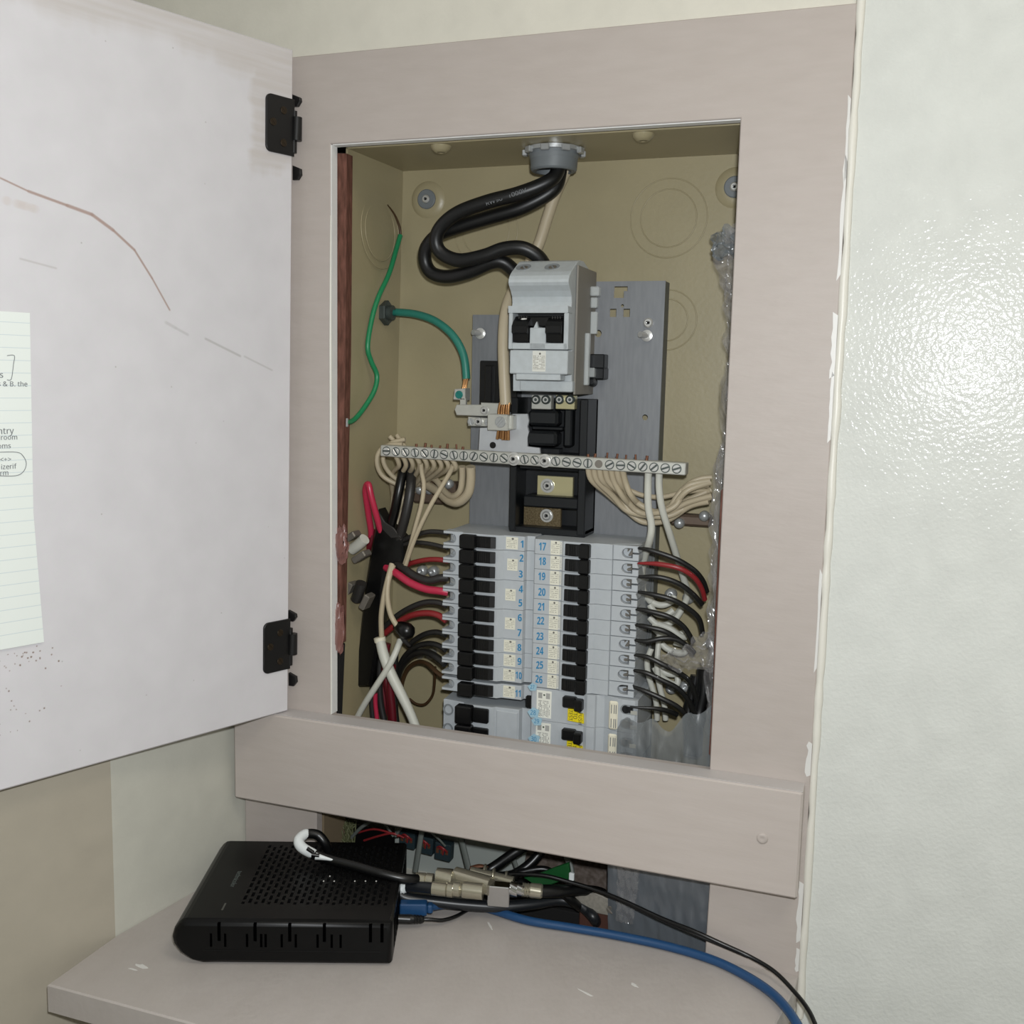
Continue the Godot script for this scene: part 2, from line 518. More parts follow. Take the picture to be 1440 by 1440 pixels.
# the inside of the door: old white paint, a brush band along the top and at the upper hinge, a rusty arc, grey rubs and specks
func door_image() -> ImageTexture:
	var W := 800
	var H := 1140
	var im := Image.create(W, H, true, Image.FORMAT_RGB8)
	var n := FastNoiseLite.new()
	n.seed = 4
	n.frequency = 0.012
	n.fractal_octaves = 5
	var k := FastNoiseLite.new()
	k.seed = 9
	k.frequency = 0.03
	for y in H:
		for x in W:
			var b := 1.0 + n.get_noise_2d(x, y) * 0.02
			var c := Color(0.825, 0.815, 0.825) * b
			var edge := 58.0 + n.get_noise_2d(x * 0.6, 40.0) * 34.0
			var band := clampf((edge - y) / 26.0, 0.0, 1.0)
			var hinge := clampf((86.0 + k.get_noise_2d(3.0, y) * 10.0 - x) / 12.0, 0.0, 1.0) * clampf((205.0 + n.get_noise_2d(x, 9.0) * 40.0 - y) / 20.0, 0.0, 1.0)
			var f := maxf(band, hinge) * (0.75 + 0.5 * n.get_noise_2d(x * 0.25, y * 6.0))
			c = c.lerp(Color(0.76, 0.735, 0.72), clampf(f, 0.0, 1.0) * 0.85)
			im.set_pixel(x, y, Color(c.r, c.g, c.b))
	var arc := [Vector2(242.8, 184), Vector2(223.8, 178), Vector2(196.3, 172.2), Vector2(177.9, 168.3), Vector2(161.7, 159.2), Vector2(144.8, 146.7), Vector2(130.4, 127), Vector2(115.5, 103.9)]
	var arc_r := [1.2, 2.0, 2.6, 2.6, 2.0, 1.6, 1.3, 0.8]
	for i in arc.size() - 1:
		stamp(im, door_px(arc[i]), door_px(arc[i + 1]), arc_r[i], Color(0.58, 0.46, 0.41), 0.22)
	var rub := [Vector2(119.3, 94.5), Vector2(110.7, 90.6), Vector2(99.4, 85.6)]
	stamp(im, door_px(rub[0]), door_px(rub[1]), 2.6, Color(0.70, 0.69, 0.69), 0.12)
	stamp(im, door_px(rub[1]), door_px(rub[2]), 2.2, Color(0.70, 0.69, 0.69), 0.12)
	stamp(im, door_px(Vector2(84, 83.5)), door_px(Vector2(50.3, 70.4)), 2.0, Color(0.66, 0.65, 0.64), 0.16)
	stamp(im, door_px(Vector2(46.8, 70.5)), door_px(Vector2(18.1, 59.4)), 1.6, Color(0.68, 0.67, 0.66), 0.12)
	stamp(im, door_px(Vector2(230.9, 131.8)), door_px(Vector2(205, 127.5)), 1.4, Color(0.70, 0.68, 0.67), 0.14)
	stamp(im, door_px(Vector2(239.4, 169.6)), door_px(Vector2(219.2, 166.7)), 6.0, Color(0.76, 0.70, 0.66), 0.12, 0.3)
	for i in 34:
		var q := door_px(Vector2(237.3, -151.1)) + Vector2(rng.randfn() * 30.0, rng.randfn() * 9.0 + 4.0)
		stamp(im, q, q, rng.randf_range(0.4, 1.2), Color(0.42, 0.33, 0.28), 0.6)
	for i in 20:
		var q := door_px(Vector2(240.9, -190.1)) + Vector2(rng.randfn() * 26.0, rng.randfn() * 22.0)
		stamp(im, q, q, rng.randf_range(0.4, 1.2), Color(0.42, 0.34, 0.30), 0.6)
	for i in 30:
		var q := Vector2(rng.randf() * W, rng.randf() * H)
		stamp(im, q, q, rng.randf_range(0.4, 0.9), Color(0.6, 0.58, 0.57), 0.5)
	im.generate_mipmaps()
	return ImageTexture.create_from_image(im)

func door_px(st: Vector2) -> Vector2:
	return Vector2(st.x * 2.0, (324.0 - st.y) * 2.0)

# a point of the door: s along it from the hinge, t up, off out of its inner face
func d3(s: float, t: float, off: float) -> Vector3:
	var a := deg_to_rad(110.93)
	return Vector3(-205.6, 0, 8) + Vector3(cos(a), 0, sin(a)) * s + Vector3(0.0158, 1, 0) * t + Vector3(sin(a), 0, -cos(a)) * off

func _ready() -> void:
	rng.seed = 11
	# camera
	var cam := Camera3D.new()
	cam.name = "camera"
	cam.fov = 52.6295
	cam.near = 0.02
	add_child(cam)
	cam.transform = Transform3D(Basis(Vector3(0.94116, 0.02127, -0.33729), Vector3(-0.06265, 0.9917, -0.11229), Vector3(0.3321, 0.12681, 0.93468)).orthonormalized(), (v(281.6, 55.4, 796.3) + BASE) * 0.001)
	# surroundings: a closed room, so the sky outside it gives next to nothing
	var we := WorldEnvironment.new()
	we.name = "surroundings"
	var env := Environment.new()
	env.background_mode = Environment.BG_COLOR
	env.background_color = Color(0.02, 0.02, 0.02)
	env.tonemap_mode = Environment.TONE_MAPPER_LINEAR
	env.tonemap_exposure = 1.0
	env.sdfgi_enabled = true
	env.ssao_enabled = true
	env.ssil_enabled = true
	we.environment = env
	add_child(we)
	# the flash beside the lens, a hand's breadth above it
	var flash := OmniLight3D.new()
	flash.name = "camera_flash"
	flash.light_color = Color(0.96, 0.974, 0.985)
	flash.light_energy = FLASH
	flash.light_size = 0.012
	flash.omni_range = 8.0
	flash.omni_attenuation = 2.0
	flash.shadow_enabled = true
	add_child(flash)
	flash.position = cam.transform * Vector3(0.016, 0.042, 0.0)
	# unseen overhead lamp, added as warm ambient fill
	var lamp := AreaLight3D.new()
	lamp.name = "fill_light"
	lamp.area_size = Vector2(0.4, 0.4)
	lamp.light_color = Color(1.0, 0.95, 0.88)
	lamp.light_energy = FILL
	lamp.area_range = 8.0
	lamp.shadow_enabled = true
	add_child(lamp)
	lamp.position = (v(650, FAR - 40, 620) + BASE) * 0.001
	lamp.rotation_degrees = Vector3(-90, 0, 0)

	make_materials()
	build_room()
	build_surround()
	build_door()
	build_shelf()
	build_box()
	build_gear()
	build_breakers()
	build_wires()
	build_plastic()
	build_lower()
	build_router()
	build_cables()

const FLASH := 0.515
const FILL := 0.3

# ---------------------------------------------------------------- the room
func build_room() -> void:
	at_base(v(0, 0, 0))
	var st := S()
	box(st, v(-1300, 321, -120), v(252, FAR, -3), 0)          # over the surround
	box(st, v(-300, -1450, -120), v(252, -428, -3), 0)       # under the shelf
	box(st, v(-300, -428, -200), v(340, FAR, -160), 0)       # the back of the recess
	box(st, v(-300, -428, -200), v(-262, 330, -3), 0)
	box(st, v(252, -428, -200), v(300, FAR, -3), 0)
	struct("wall_back", st, M.wall_cream)
	# the wall beside the surround stands a few degrees off it
	var a := deg_to_rad(3.6)
	var d := v(cos(a), 0, sin(a))
	var n := v(-sin(a), 0, cos(a))
	st = S()
	var p0 := v(250.5, -1450, -1.5)
	hexa(st, [p0, p0 + d * 1400, p0 + d * 1400 - n * 100, p0 - n * 100, p0 + v(0, 1450 + FAR, 0), p0 + d * 1400 + v(0, 1450 + FAR, 0), p0 + d * 1400 - n * 100 + v(0, 1450 + FAR, 0), p0 - n * 100 + v(0, 1450 + FAR, 0)])
	struct("wall_right", st, M.wall_gloss)
	st = S()
	hexa(st, [v(-262, -1450, -10), v(-286, -1450, 150), v(-386, -1450, 150), v(-386, -1450, -10), v(-262, 300, -10), v(-286, 300, 150), v(-386, 300, 150), v(-386, 300, -10)])
	struct("wall_left", st, M.wall_plain)
	st = S()
	hexa(st, [v(-286, -1450, 150), v(-1200, -1450, 2300), v(-1300, -1450, 2300), v(-386, -1450, 150), v(-286, 300, 150), v(-1200, 300, 2300), v(-1300, 300, 2300), v(-386, 300, 150)])
	struct("wall_left_001", st, M.wall_tan)
	st = S()
	box(st, v(-1400, -1450, -120), v(-1300, FAR, 2300), 0)
	struct("wall_left_002", st, M.wall_plain)
	st = S()
	box(st, v(1600, -1450, -100), v(1700, FAR, 2300), 0)
	struct("wall_side", st, M.wall_plain)
	st = S()
	box(st, v(-1300, -1450, 2300), v(1700, FAR, 2400), 0)
	struct("wall_front", st, M.wall_plain)
	st = S()
	box(st, v(-1300, -1550, -200), v(1700, -1450, 2400), 0)
	struct("floor", st, M.floor_grey)
	st = S()
	box(st, v(-1300, FAR, -200), v(1700, FAR + 100, 2400), 0)
	struct("ceiling", st, M.ceiling_white)
	# glowing panel added to go with the unseen fill lamp
	thing("fill_lamp", "added unseen square glowing fill panel on the ceiling", "lamp", v(650, FAR, 620))
	st = S()
	box(st, v(430, FAR - 24, 400), v(870, FAR, 840), 3)
	part("housing", st, M.ceiling_white)
	st = S()
	box(st, v(450, FAR - 30, 420), v(850, FAR - 23, 820), 1)
	part("diffuser", st, M.fill_glow)
	at_base(v(0, 0, 0))
	# the caulk joint between the surround and the wall
	st = S()
	var pts := []
	var rr := []
	for k in 60:
		pts.append(v(248.6 + rng.randf_range(-0.3, 0.3), -440 + k * 13.0, -1.6))
		rr.append(2.9 + rng.randf_range(-0.4, 0.7))
	tube(st, pts, rr, 8, 2)
	struct("trim_1", st, M.caulk)

# ---------------------------------------------------------------- the wooden surround
func build_surround() -> void:
	thing("panel_surround", "pinkish grey painted wooden surround framing the open electrical panel", "frame", v(0, -405, 0))
	var st := S()
	prism_z(st, [v2(-262, -424), v2(-185.4, -424), v2(-185.4, -300), v2(-170.2, -300), v2(-170.2, 248.5), v2(169.4, 248.5), v2(169.4, -300), v2(174.5, -300), v2(172.3, -424), v2(246, -424), v2(246, 321.2), v2(-262, 321.2)], -10, 0, 0.7)
	part("face_frame", st, M.surround_paint)
	# the thicker rail screwed across below the opening
	st = S()
	box(st, v(-260, -332.5, 0.2), v(242.6, -247.6, 20), 1.6)
	var rail := part("bottom_rail", st, M.rail_paint)
	st = S()
	box(st, v(-262, -330, -10), v(246, -249, 0.1), 0.2)
	part("rail_backer", st, M.surround_paint)
	st = S()
	lathe(st, v(214.5, -288.4, 20), Vector3.BACK, [Vector2(4.6, -0.5), Vector2(4.2, 0.6), Vector2(2.6, 1.3), Vector2(1.2, 0.7), Vector2(0, 0.7)], 16, true)
	part("painted_screw", st, M.surround_paint, rail)
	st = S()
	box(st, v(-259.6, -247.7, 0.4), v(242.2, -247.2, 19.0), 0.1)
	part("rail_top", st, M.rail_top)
	# bare primer on the inner edges of the opening
	st = S()
	box(st, v(-170.2, -247, -10.4), v(-169.5, 248, -0.6), 0.1)
	part("edge_strip", st, M.primer)
	st = S()
	box(st, v(-169.5, 247.8, -10.4), v(169.4, 248.6, -2.0), 0.1)
	part("edge_strip", st, M.primer)
	# ragged white paint along the wall side and where the rail has been knocked
	for q in [[244.6, 230, 30, 0.7], [244.6, 175, 44, 0.9], [244.2, 85, 24, 1.4], [244.6, 40, 26, 0.7], [244.6, -120, 40, 0.6], [244.2, -228, 14, 1.7], [243.8, -352, 26, 2.2], [244.4, -392, 10, 1.2]]:
		st = S()
		var poly := []
		for k in 9: poly.append(v2(q[0] - q[3] * rng.randf_range(0.3, 1.6), q[1] - q[2] + k * q[2] / 4.0))
		poly.append(v2(245.9, q[1] + q[2] * 0.9)); poly.append(v2(245.9, q[1] - q[2] * 0.9))
		prism_z(st, poly, 0.0, 0.25)
		part("paint_chip", st, M.chip_white)
	st = S()
	tube(st, [v(-170.1, -247, 0.0), v(-169.9, -60, 0.1), v(-170.2, 80, 0.1), v(-170.0, 190, 0)], [0.5, 1.2, 1.3, 0.5], 6, 6)
	part("paint_chip", st, M.caulk)

func v2(x: float, y: float) -> Vector2:
	return Vector2(x, y)

# ---------------------------------------------------------------- the door
func build_door() -> void:
	thing("cabinet_door", "open white cabinet door with a rusty arc stain, swung out beside the panel", "door", d3(0, -246, -8))
	var st := S()
	var c := 1.2
	var ring := func(e: float, off: float) -> Array: return [d3(e, -246.5 + e, off), d3(400 - e, -246.5 + e, off), d3(400 - e, 324 - e, off), d3(e, 324 - e, off)]
	var r0: Array = ring.call(0, -16)
	var r1: Array = ring.call(0, -c)
	var r2: Array = ring.call(c, 0)
	var nrm := d3(0, 0, 1) - d3(0, 0, 0)
	var uvs := [v2(0, 1), v2(1, 1), v2(1, 0), v2(0, 0)]
	for f in [[0, 1, 2], [0, 2, 3]]:
		var q := [r2[f[0]], r2[f[1]], r2[f[2]]]
		if (q[1] - q[0]).cross(q[2] - q[0]).dot(nrm) > 0: f = [f[0], f[2], f[1]]
		for k in f:
			st.set_uv(uvs[k]); st.add_vertex(m(r2[k]))
	st.set_uv(v2(0.5, 0.5))
	for k in 4:
		var k2 := (k + 1) % 4
		var out: Vector3 = (r1[k] + r1[k2]) / 2.0 - d3(200, 39, -1)
		quad(st, r1[k], r1[k2], r2[k2], r2[k], out + nrm * 50)
		quad(st, r0[k], r0[k2], r1[k2], r1[k], out)
	quad(st, r0[0], r0[1], r0[2], r0[3], -nrm)
	part("door_leaf", st, M.door_paint)
	for y in [[153.0, 158.0, 170.0, 182.0, 0], [863.0, 868.0, 922.0, 934.0, 1]]:
		build_hinge(y[4])
	# the handwritten sheet
	thing("note_sheet", "lined white paper sheet with handwritten notes taped to the cabinet door", "paper", d3(220.7, -142.4, 0.3))
	st = S()
	var e := [d3(225.2, 94.4, 0.5), d3(226.4, -45.8, 0.9), d3(221.6, -141.9, 2.2)]
	var l := [d3(420, 0, 0)]
	for i in 2:
		var w := (d3(1, 0, 0) - d3(0, 0, 0)) * 130.0
		var q := [e[i], e[i] + w, e[i + 1] + w, e[i + 1]]
		var uq := [v2(1, i * 0.6), v2(0, i * 0.6), v2(0, 0.6 + i * 0.4), v2(1, 0.6 + i * 0.4)]
		for f in [[0, 1, 2], [0, 2, 3]]:
			if (q[f[1]] - q[f[0]]).cross(q[f[2]] - q[f[0]]).dot(nrm) > 0: f = [f[0], f[2], f[1]]
			for k in f:
				st.set_uv(uq[k]); st.add_vertex(m(q[k]))
		st.set_uv(v2(0.9, 0.01))
		for k in 4: quad(st, q[k], q[(k + 1) % 4], q[(k + 1) % 4] - nrm * 0.25, q[k] - nrm * 0.25, -nrm)
	part("sheet", st, M.paper_lined)
	var ex := (d3(0, 0, 0) - d3(1, 0, 0)).normalized()
	var ey := (d3(0, 1, 0) - d3(0, 0, 0)).normalized()
	for q in [["s", d3(246, 51.2, 1), 4.2], ["s & B. the", d3(238.5, 45, 1), 3.2], ["ntry", d3(244.3, 12.6, 1.2), 4.4], ["hroom", d3(243.5, 8.1, 1.2), 3.0], ["oms", d3(245.6, 2.2, 1.2), 3.2], ["<+>", d3(244.9, -7.2, 1.3), 3.2], ["izerif", d3(243.1, -12.3, 1.3), 3.4], ["rm", d3(246.2, -16.6, 1.4), 3.2]]:
		lettering("handwriting", q[0], q[1], ex, ey, q[2], M.ink_grey, null, 1.0, "Droid Sans", 0.1)
	for g in [[d3(241.8, 64.4, 0.9), d3(236.9, 64.6, 0.9), d3(237.6, 58.7, 1), d3(239.4, 48.4, 1), d3(242.3, 47.9, 1)], [d3(250.5, -2, 1.2), d3(236.9, -2.5, 1.2), d3(232.6, -5.7, 1.3), d3(230.7, -10.8, 1.3), d3(232.9, -16.3, 1.4), d3(238.4, -19, 1.4), d3(251.1, -18.3, 1.4)]]:
		st = S()
		tube(st, g, 0.22, 5, 4)
		part("pen_line", st, M.ink_grey)

func build_hinge(which: int) -> void:
	var t0 := 284.2 if which == 0 else -160.8      # top of the leaf
	var hg := Node3D.new()
	hg.name = "hinge"
	T.add_child(hg, true)
	var nrm := d3(0, 0, 1) - d3(0, 0, 0)
	var ex := d3(1, 0, 0) - d3(0, 0, 0)
	var ey := d3(0, 1, 0) - d3(0, 0, 0)
	var o := d3(0, t0, 0)
	var st := S()
	var poly := []
	for k in 7: poly.append(v2(28 - 5 + 5 * sin(PI / 2 * k / 6.0), -5 + 5 * cos(PI / 2 * k / 6.0)))
	for k in 7: poly.append(v2(28 - 5 + 5 * cos(PI / 2 * k / 6.0), -41 - 5 * sin(PI / 2 * k / 6.0)))
	poly.append(v2(-0.5, -46)); poly.append(v2(-0.5, 0))
	prism(st, poly, o, ex, ey, nrm, 0.1, 2.0, 0.5)
	part("hinge_leaf", st, M.hinge_black, hg)
	for q in [[11.0, -11.0], [21.5, -22.0], [11.0, -37.0]]:
		st = S()
		slot_head(st, o + ex * q[0] + ey * q[1] + nrm * 2.0, 3.2, 0.7, 0.7, nrm)
		part("hinge_screw", st, M.hinge_rust, hg)
	# the knuckle and the wrap on the stile
	st = S()
	tube(st, [o + ey * -14 + ex * -2.5 + nrm * 2.0, o + ey * -33 + ex * -2.5 + nrm * 2.0], 4.4, 14, 1)
	tube(st, [o + ey * -9 + ex * -1 + nrm * 0.5, o + ey * -43 + ex * -1 + nrm * 0.5], 2.4, 10, 1)
	part("knuckle", st, M.hinge_black, hg)
	for y in [[6.0, -4.0], [-52.0, -64.0]]:
		st = S()
		var a: Vector3 = v(o.x - 4, o.y + y[0], 0)
		prism(st, [v2(0, 0), v2(7.5, -3), v2(8.0, y[1] - y[0] + 4), v2(5.0, y[1] - y[0]), v2(0, y[1] - y[0])], a, Vector3.RIGHT, Vector3.UP, Vector3.BACK, 0, 3.4, 0.5)
		part("frame_leaf", st, M.hinge_black, hg)

# ---------------------------------------------------------------- the shelf
func build_shelf() -> void:
	thing("wooden_shelf", "pinkish grey painted shelf board under the panel, carrying the black router", "shelf", v(-20, -428, 110))
	var st := S()
	prism(st, [v2(-264, 0), v2(-286, 150), v2(-286, 224), v2(236, 224), v2(236, 66), v2(244.5, 20), v2(246, 0)], v(0, 0, 0), Vector3.RIGHT, Vector3.BACK, Vector3.UP, -427, -405, 1.2)
	part("shelf_board", st, M.shelf_paint)
	for q in [[-6.0, 20.0, 9.0, 1.2, 0.9], [96.0, 84.0, 9.0, 1.1, 0.4], [60.0, 150.0, 14.0, 1.6, 0.3], [42.0, 152.0, 9.0, 1.6, -0.2], [-236.0, 178.0, 8.0, 2.6, 0.1], [-240.0, 184.0, 6.0, 1.0, 0.0], [128.0, 60.0, 5.0, 1.6, 0.5]]:
		st = S()
		var poly := []
		for k in 10:
			var a := TAU * k / 10.0
			poly.append(v2(q[0], q[1]) + v2(cos(a) * q[2], sin(a) * q[3]).rotated(q[4]) * rng.randf_range(0.5, 1.0))
		prism(st, poly, v(0, 0, 0), Vector3.RIGHT, Vector3.BACK, Vector3.UP, -405, -404.8)
		part("paint_chip", st, M.chip_white)

# ---------------------------------------------------------------- the steel box
func build_box() -> void:
	thing("panel_box", "tan painted steel electrical box set back inside the wooden surround", "electrical box", v(5, -324, -115))
	var st := S()
	box(st, v(-171, -322, -117), v(178, 250, -115), 0.2)
	part("back_panel", st, M.box_tan)
	st = S()
	hexa(st, [v(-177.7, -322, -20), v(-168.7, -322, -115.2), v(-170.2, -322, -116), v(-179.2, -322, -20), v(-164.5, 249, -20), v(-158, 249, -115.2), v(-160, 249, -116), v(-166.5, 249, -20)])
	part("side_panel", st, M.box_tan)
	st = S()
	hexa(st, [v(177.3, -322, -20), v(176, -322, -115.2), v(178, -322, -116), v(179.3, -322, -20), v(179, 249, -20), v(177, 249, -115.2), v(179, 249, -116), v(181, 249, -20)])
	part("side_panel", st, M.box_tan)
	st = S()
	hexa(st, [v(-166, 248.5, -20), v(180, 248.5, -20), v(178, 247.5, -115.2), v(-160, 247.5, -115.2), v(-166, 250.5, -20), v(180, 250.5, -20), v(178, 250.5, -115.2), v(-160, 250.5, -115.2)])
	part("top_panel", st, M.box_tan)
	st = S()
	box(st, v(-178, -324, -116), v(178, -322, -20), 0.2)
	part("bottom_panel", st, M.box_tan)
	# knockouts: shallow rings stamped in the sheet
	for q in [[v(95.6, 196.7, -115), 33.5, 24.5], [v(-73.7, 190.4, -115), 31.0, 23.0], [v(97.9, 110, -115), 26.0, 18.0]]:
		st = S()
		torus(st, q[0], Vector3.BACK, q[1], 0.55, 48, 0.8)
		torus(st, q[0], Vector3.BACK, q[2], 0.55, 48, 0.8)
		part("knockout", st, M.box_tan)
	st = S()
	torus(st, v(-161.6, 187, -76), Vector3(1, 0.02, 0.07), 33, 0.6, 48, 0.8)
	torus(st, v(-161.6, 187, -76), Vector3(1, 0.02, 0.07), 26, 0.6, 48, 0.8)
	part("knockout", st, M.box_tan)
	# dimples in the top and their lugs
	for q in [v(-82.2, 247.4, -24), v(90.4, 246.3, -24)]:
		st = S()
		lathe(st, v(q.x, 248.4, -30), Vector3.DOWN, [Vector2(9, -0.2), Vector2(8, 2.6), Vector2(5, 5.2), Vector2(2.0, 5.6), Vector2(1.6, 3.0), Vector2(0, 3.0)], 18, true)
		part("lug_dimple", st, M.box_tan)
	# mounting screws with washers on raised bosses
	for q in [v(-132.1, 220.5, -115), v(151.6, 220.1, -115)]:
		st = S()
		lathe(st, q, Vector3.BACK, [Vector2(17, 0), Vector2(14, 2.2), Vector2(10, 2.6), Vector2(0, 2.6)], 26, true)
		part("boss", st, M.box_tan)
		st = S()
		lathe(st, q + v(0, 0, 2.6), Vector3.BACK, [Vector2(9, 0), Vector2(9, 1.6), Vector2(8.2, 2.2), Vector2(4, 2.2)], 22)
		part("washer", st, M.bushing_grey)
		st = S()
		square_head(st, q + v(0, 0, 4.6), 3.8, 2.0); sockets.append([q + v(0, 0, 4.6), 3.8, 2.0])
		part("mounting_screw", st, M.bright_metal)
	# pairs of round-headed clamp screws
	for q in [v(-132.4, -131.3, -110), v(-120.3, -131, -110), v(-133.8, -214, -110), v(-122.3, -213.4, -110), v(113.1, -131.2, -104), v(129, -133, -104), v(150.3, -172.9, -108), v(130.6, -212.1, -100), v(117.3, -216.8, -104)]:
		st = S()
		lathe(st, q, Vector3.BACK, [Vector2(5.4, -4), Vector2(5.4, 0), Vector2(4.8, 1.9), Vector2(3.0, 3.4), Vector2(1.4, 3.8), Vector2(1.0, 2.4), Vector2(0, 2.4)], 18, true)
		part("clamp_screw", st, M.zinc)
	# studs beside the box, and a dark strip for the shaded gap
	at_base(v(-174, -170, -40))
	st = S()
	prism_z(st, [Vector2(-161.1, 242.7), Vector2(-162.3, 73.1), Vector2(-165, -51.6), Vector2(-167.1, -184.3), v2(-205, -178), v2(-205, 246)], -22, -11.5, 0.3)
	solo("stud_or_shade_strip", st, M.stud_wood, "reddish brown wooden stud edge showing beside the green wires", "stud")
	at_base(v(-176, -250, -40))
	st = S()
	prism_z(st, [Vector2(-168, -186.6), Vector2(-172, -275.2), v2(-205, -262), v2(-205, -178)], -22, -13, 0.3)  # black strip put in as the shade of the gap
	solo("stud_or_shade_strip", st, M.dark_void, "black strip painted as gap shade in the corner under the reddish stud", "stud")
	at_base(v(180, -250, -40))
	st = S()
	prism_z(st, [Vector2(165.8, -27.1), Vector2(165.8, -123.5), Vector2(166.8, -181.4), Vector2(166, -240.6), v2(190, -250), v2(190, 0)], -22, -15, 0.3)
	solo("stud_or_shade_strip", st, M.stud_wood, "reddish brown stud edge behind the crumpled clear plastic", "stud")

# ---------------------------------------------------------------- plate, main breaker, bus and neutral bar
func build_gear() -> void:
	thing("mounting_plate", "grey steel mounting plate with slots, on the back of the box behind the breakers", "plate", v(10, -300, -115))
	var holes := [v(62, 132.6, -97), v(58.1, 135, -97)]
	var cs := CSGCombiner3D.new()
	cs.name = "plate"
	T.add_child(cs)
	var sheet_poly := CSGPolygon3D.new()
	var poly := PackedVector2Array([v2(-78, 113.5), v2(0, 113.5), v2(0, 142), v2(99, 142), v2(97, -300), v2(-78, -300)])
	sheet_poly.polygon = scaled(poly)
	sheet_poly.depth = 0.0018
	sheet_poly.material = M.plate_grey
	cs.add_child(sheet_poly)
	sheet_poly.position = Vector3(0, 0, (-97 - O.z) * 0.001)
	for h in [[v(60, 135.6, -97), 12, 4], [v(58.3, 130.8, -97), 9, 6], [v(53.7, 115, -97), 6, 7], [v(65.8, 115, -97), 6, 7], [v(-40.1, 96.1, -97), 6, 4]]:
		csg_cut(cs, h[0], h[1], h[2])
	for h in [[v(40.9, 97.2, -97), 3.2], [v(85.5, 25.1, -97), 2.6], [v(61.8, 121.1, -97), 1.4], [v(-67.9, -4.8, -97), 2.6]]:
		var hole := CSGCylinder3D.new()
		hole.operation = CSGShape3D.OPERATION_SUBTRACTION
		hole.radius = h[1] * 0.001
		hole.height = 0.02
		hole.sides = 16
		cs.add_child(hole)
		hole.transform = Transform3D(Basis(Vector3.RIGHT, PI / 2), m(h[0]))
	var st := S()
	box(st, v(97.2, -300, -114.8), v(99, 141.8, -97.2), 0.3)
	box(st, v(-78, -300, -114.8), v(-76.2, 113, -98.8), 0.3)
	part("flange", st, M.plate_edge)
	st = S()
	for k in 5: tube(st, [v(88 + k * 2.0, -300, -96.4), v(89 + k * 2.0, -84, -96.4)], 0.7, 6, 1)
	part("rib", st, M.plate_edge)
	for q in [[v(-69.4, 96.5, -96), 0], [v(85.8, 106.4, -96), 1], [v(84.9, 95.5, -96), 2]]:
		st = S()
		if q[1] == 1: square_head(st, q[0] + v(0, 0, 1), 4.2, 2.2); sockets.append([q[0] + v(0, 0, 1), 4.2, 2.2])
		else:
			var ax := v(-0.6, 0.1, 1).normalized()
			tube(st, [q[0], q[0] + ax * 9.0], 2.6, 12, 1)
			lathe(st, q[0], Vector3.BACK, [Vector2(5, 0), Vector2(5, 1.6), Vector2(3, 2.2), Vector2(0, 2.2)], 18)
		part("plate_bolt", st, M.bright_metal)

	build_main_breaker()
	build_bus()
	build_neutral()

	# black wire clip on the plate beside the main breaker
	thing("wire_clip", "small black plastic clip on the grey plate beside the main breaker", "clip", v(36.3, 59.3, -97))
	st = S()
	box(st, v(35.9, 66.6, -88), v(53.3, 78.7, -74), 0.8)
	box(st, v(32.4, 57.3, -97), v(51.5, 67.3, -80), 0.8)
	box(st, v(24.9, 67.2, -97), v(41.7, 70.7, -76), 0.6)
	lathe(st, v(41.2, 54.9, -82), Vector3.BACK, [Vector2(4, -3), Vector2(4, 2), Vector2(2, 3), Vector2(0, 3)], 14)
	part("clip_body", st, M.base_black)
	st = S()
	box(st, v(31.3, 59, -80), v(44.9, 67.1, -74), 0.6)
	part("clear_window", st, M.clip_clear)

func scaled(p: PackedVector2Array) -> PackedVector2Array:
	var out := PackedVector2Array()
	for q in p: out.append(Vector2(q.x - O.x, q.y - O.y) * 0.001)
	return out

func csg_cut(cs: Node3D, at: Vector3, w: float, h: float) -> void:
	var b := CSGBox3D.new()
	b.operation = CSGShape3D.OPERATION_SUBTRACTION
	b.size = Vector3(w, h, 20) * 0.001
	cs.add_child(b)
	b.position = m(at)

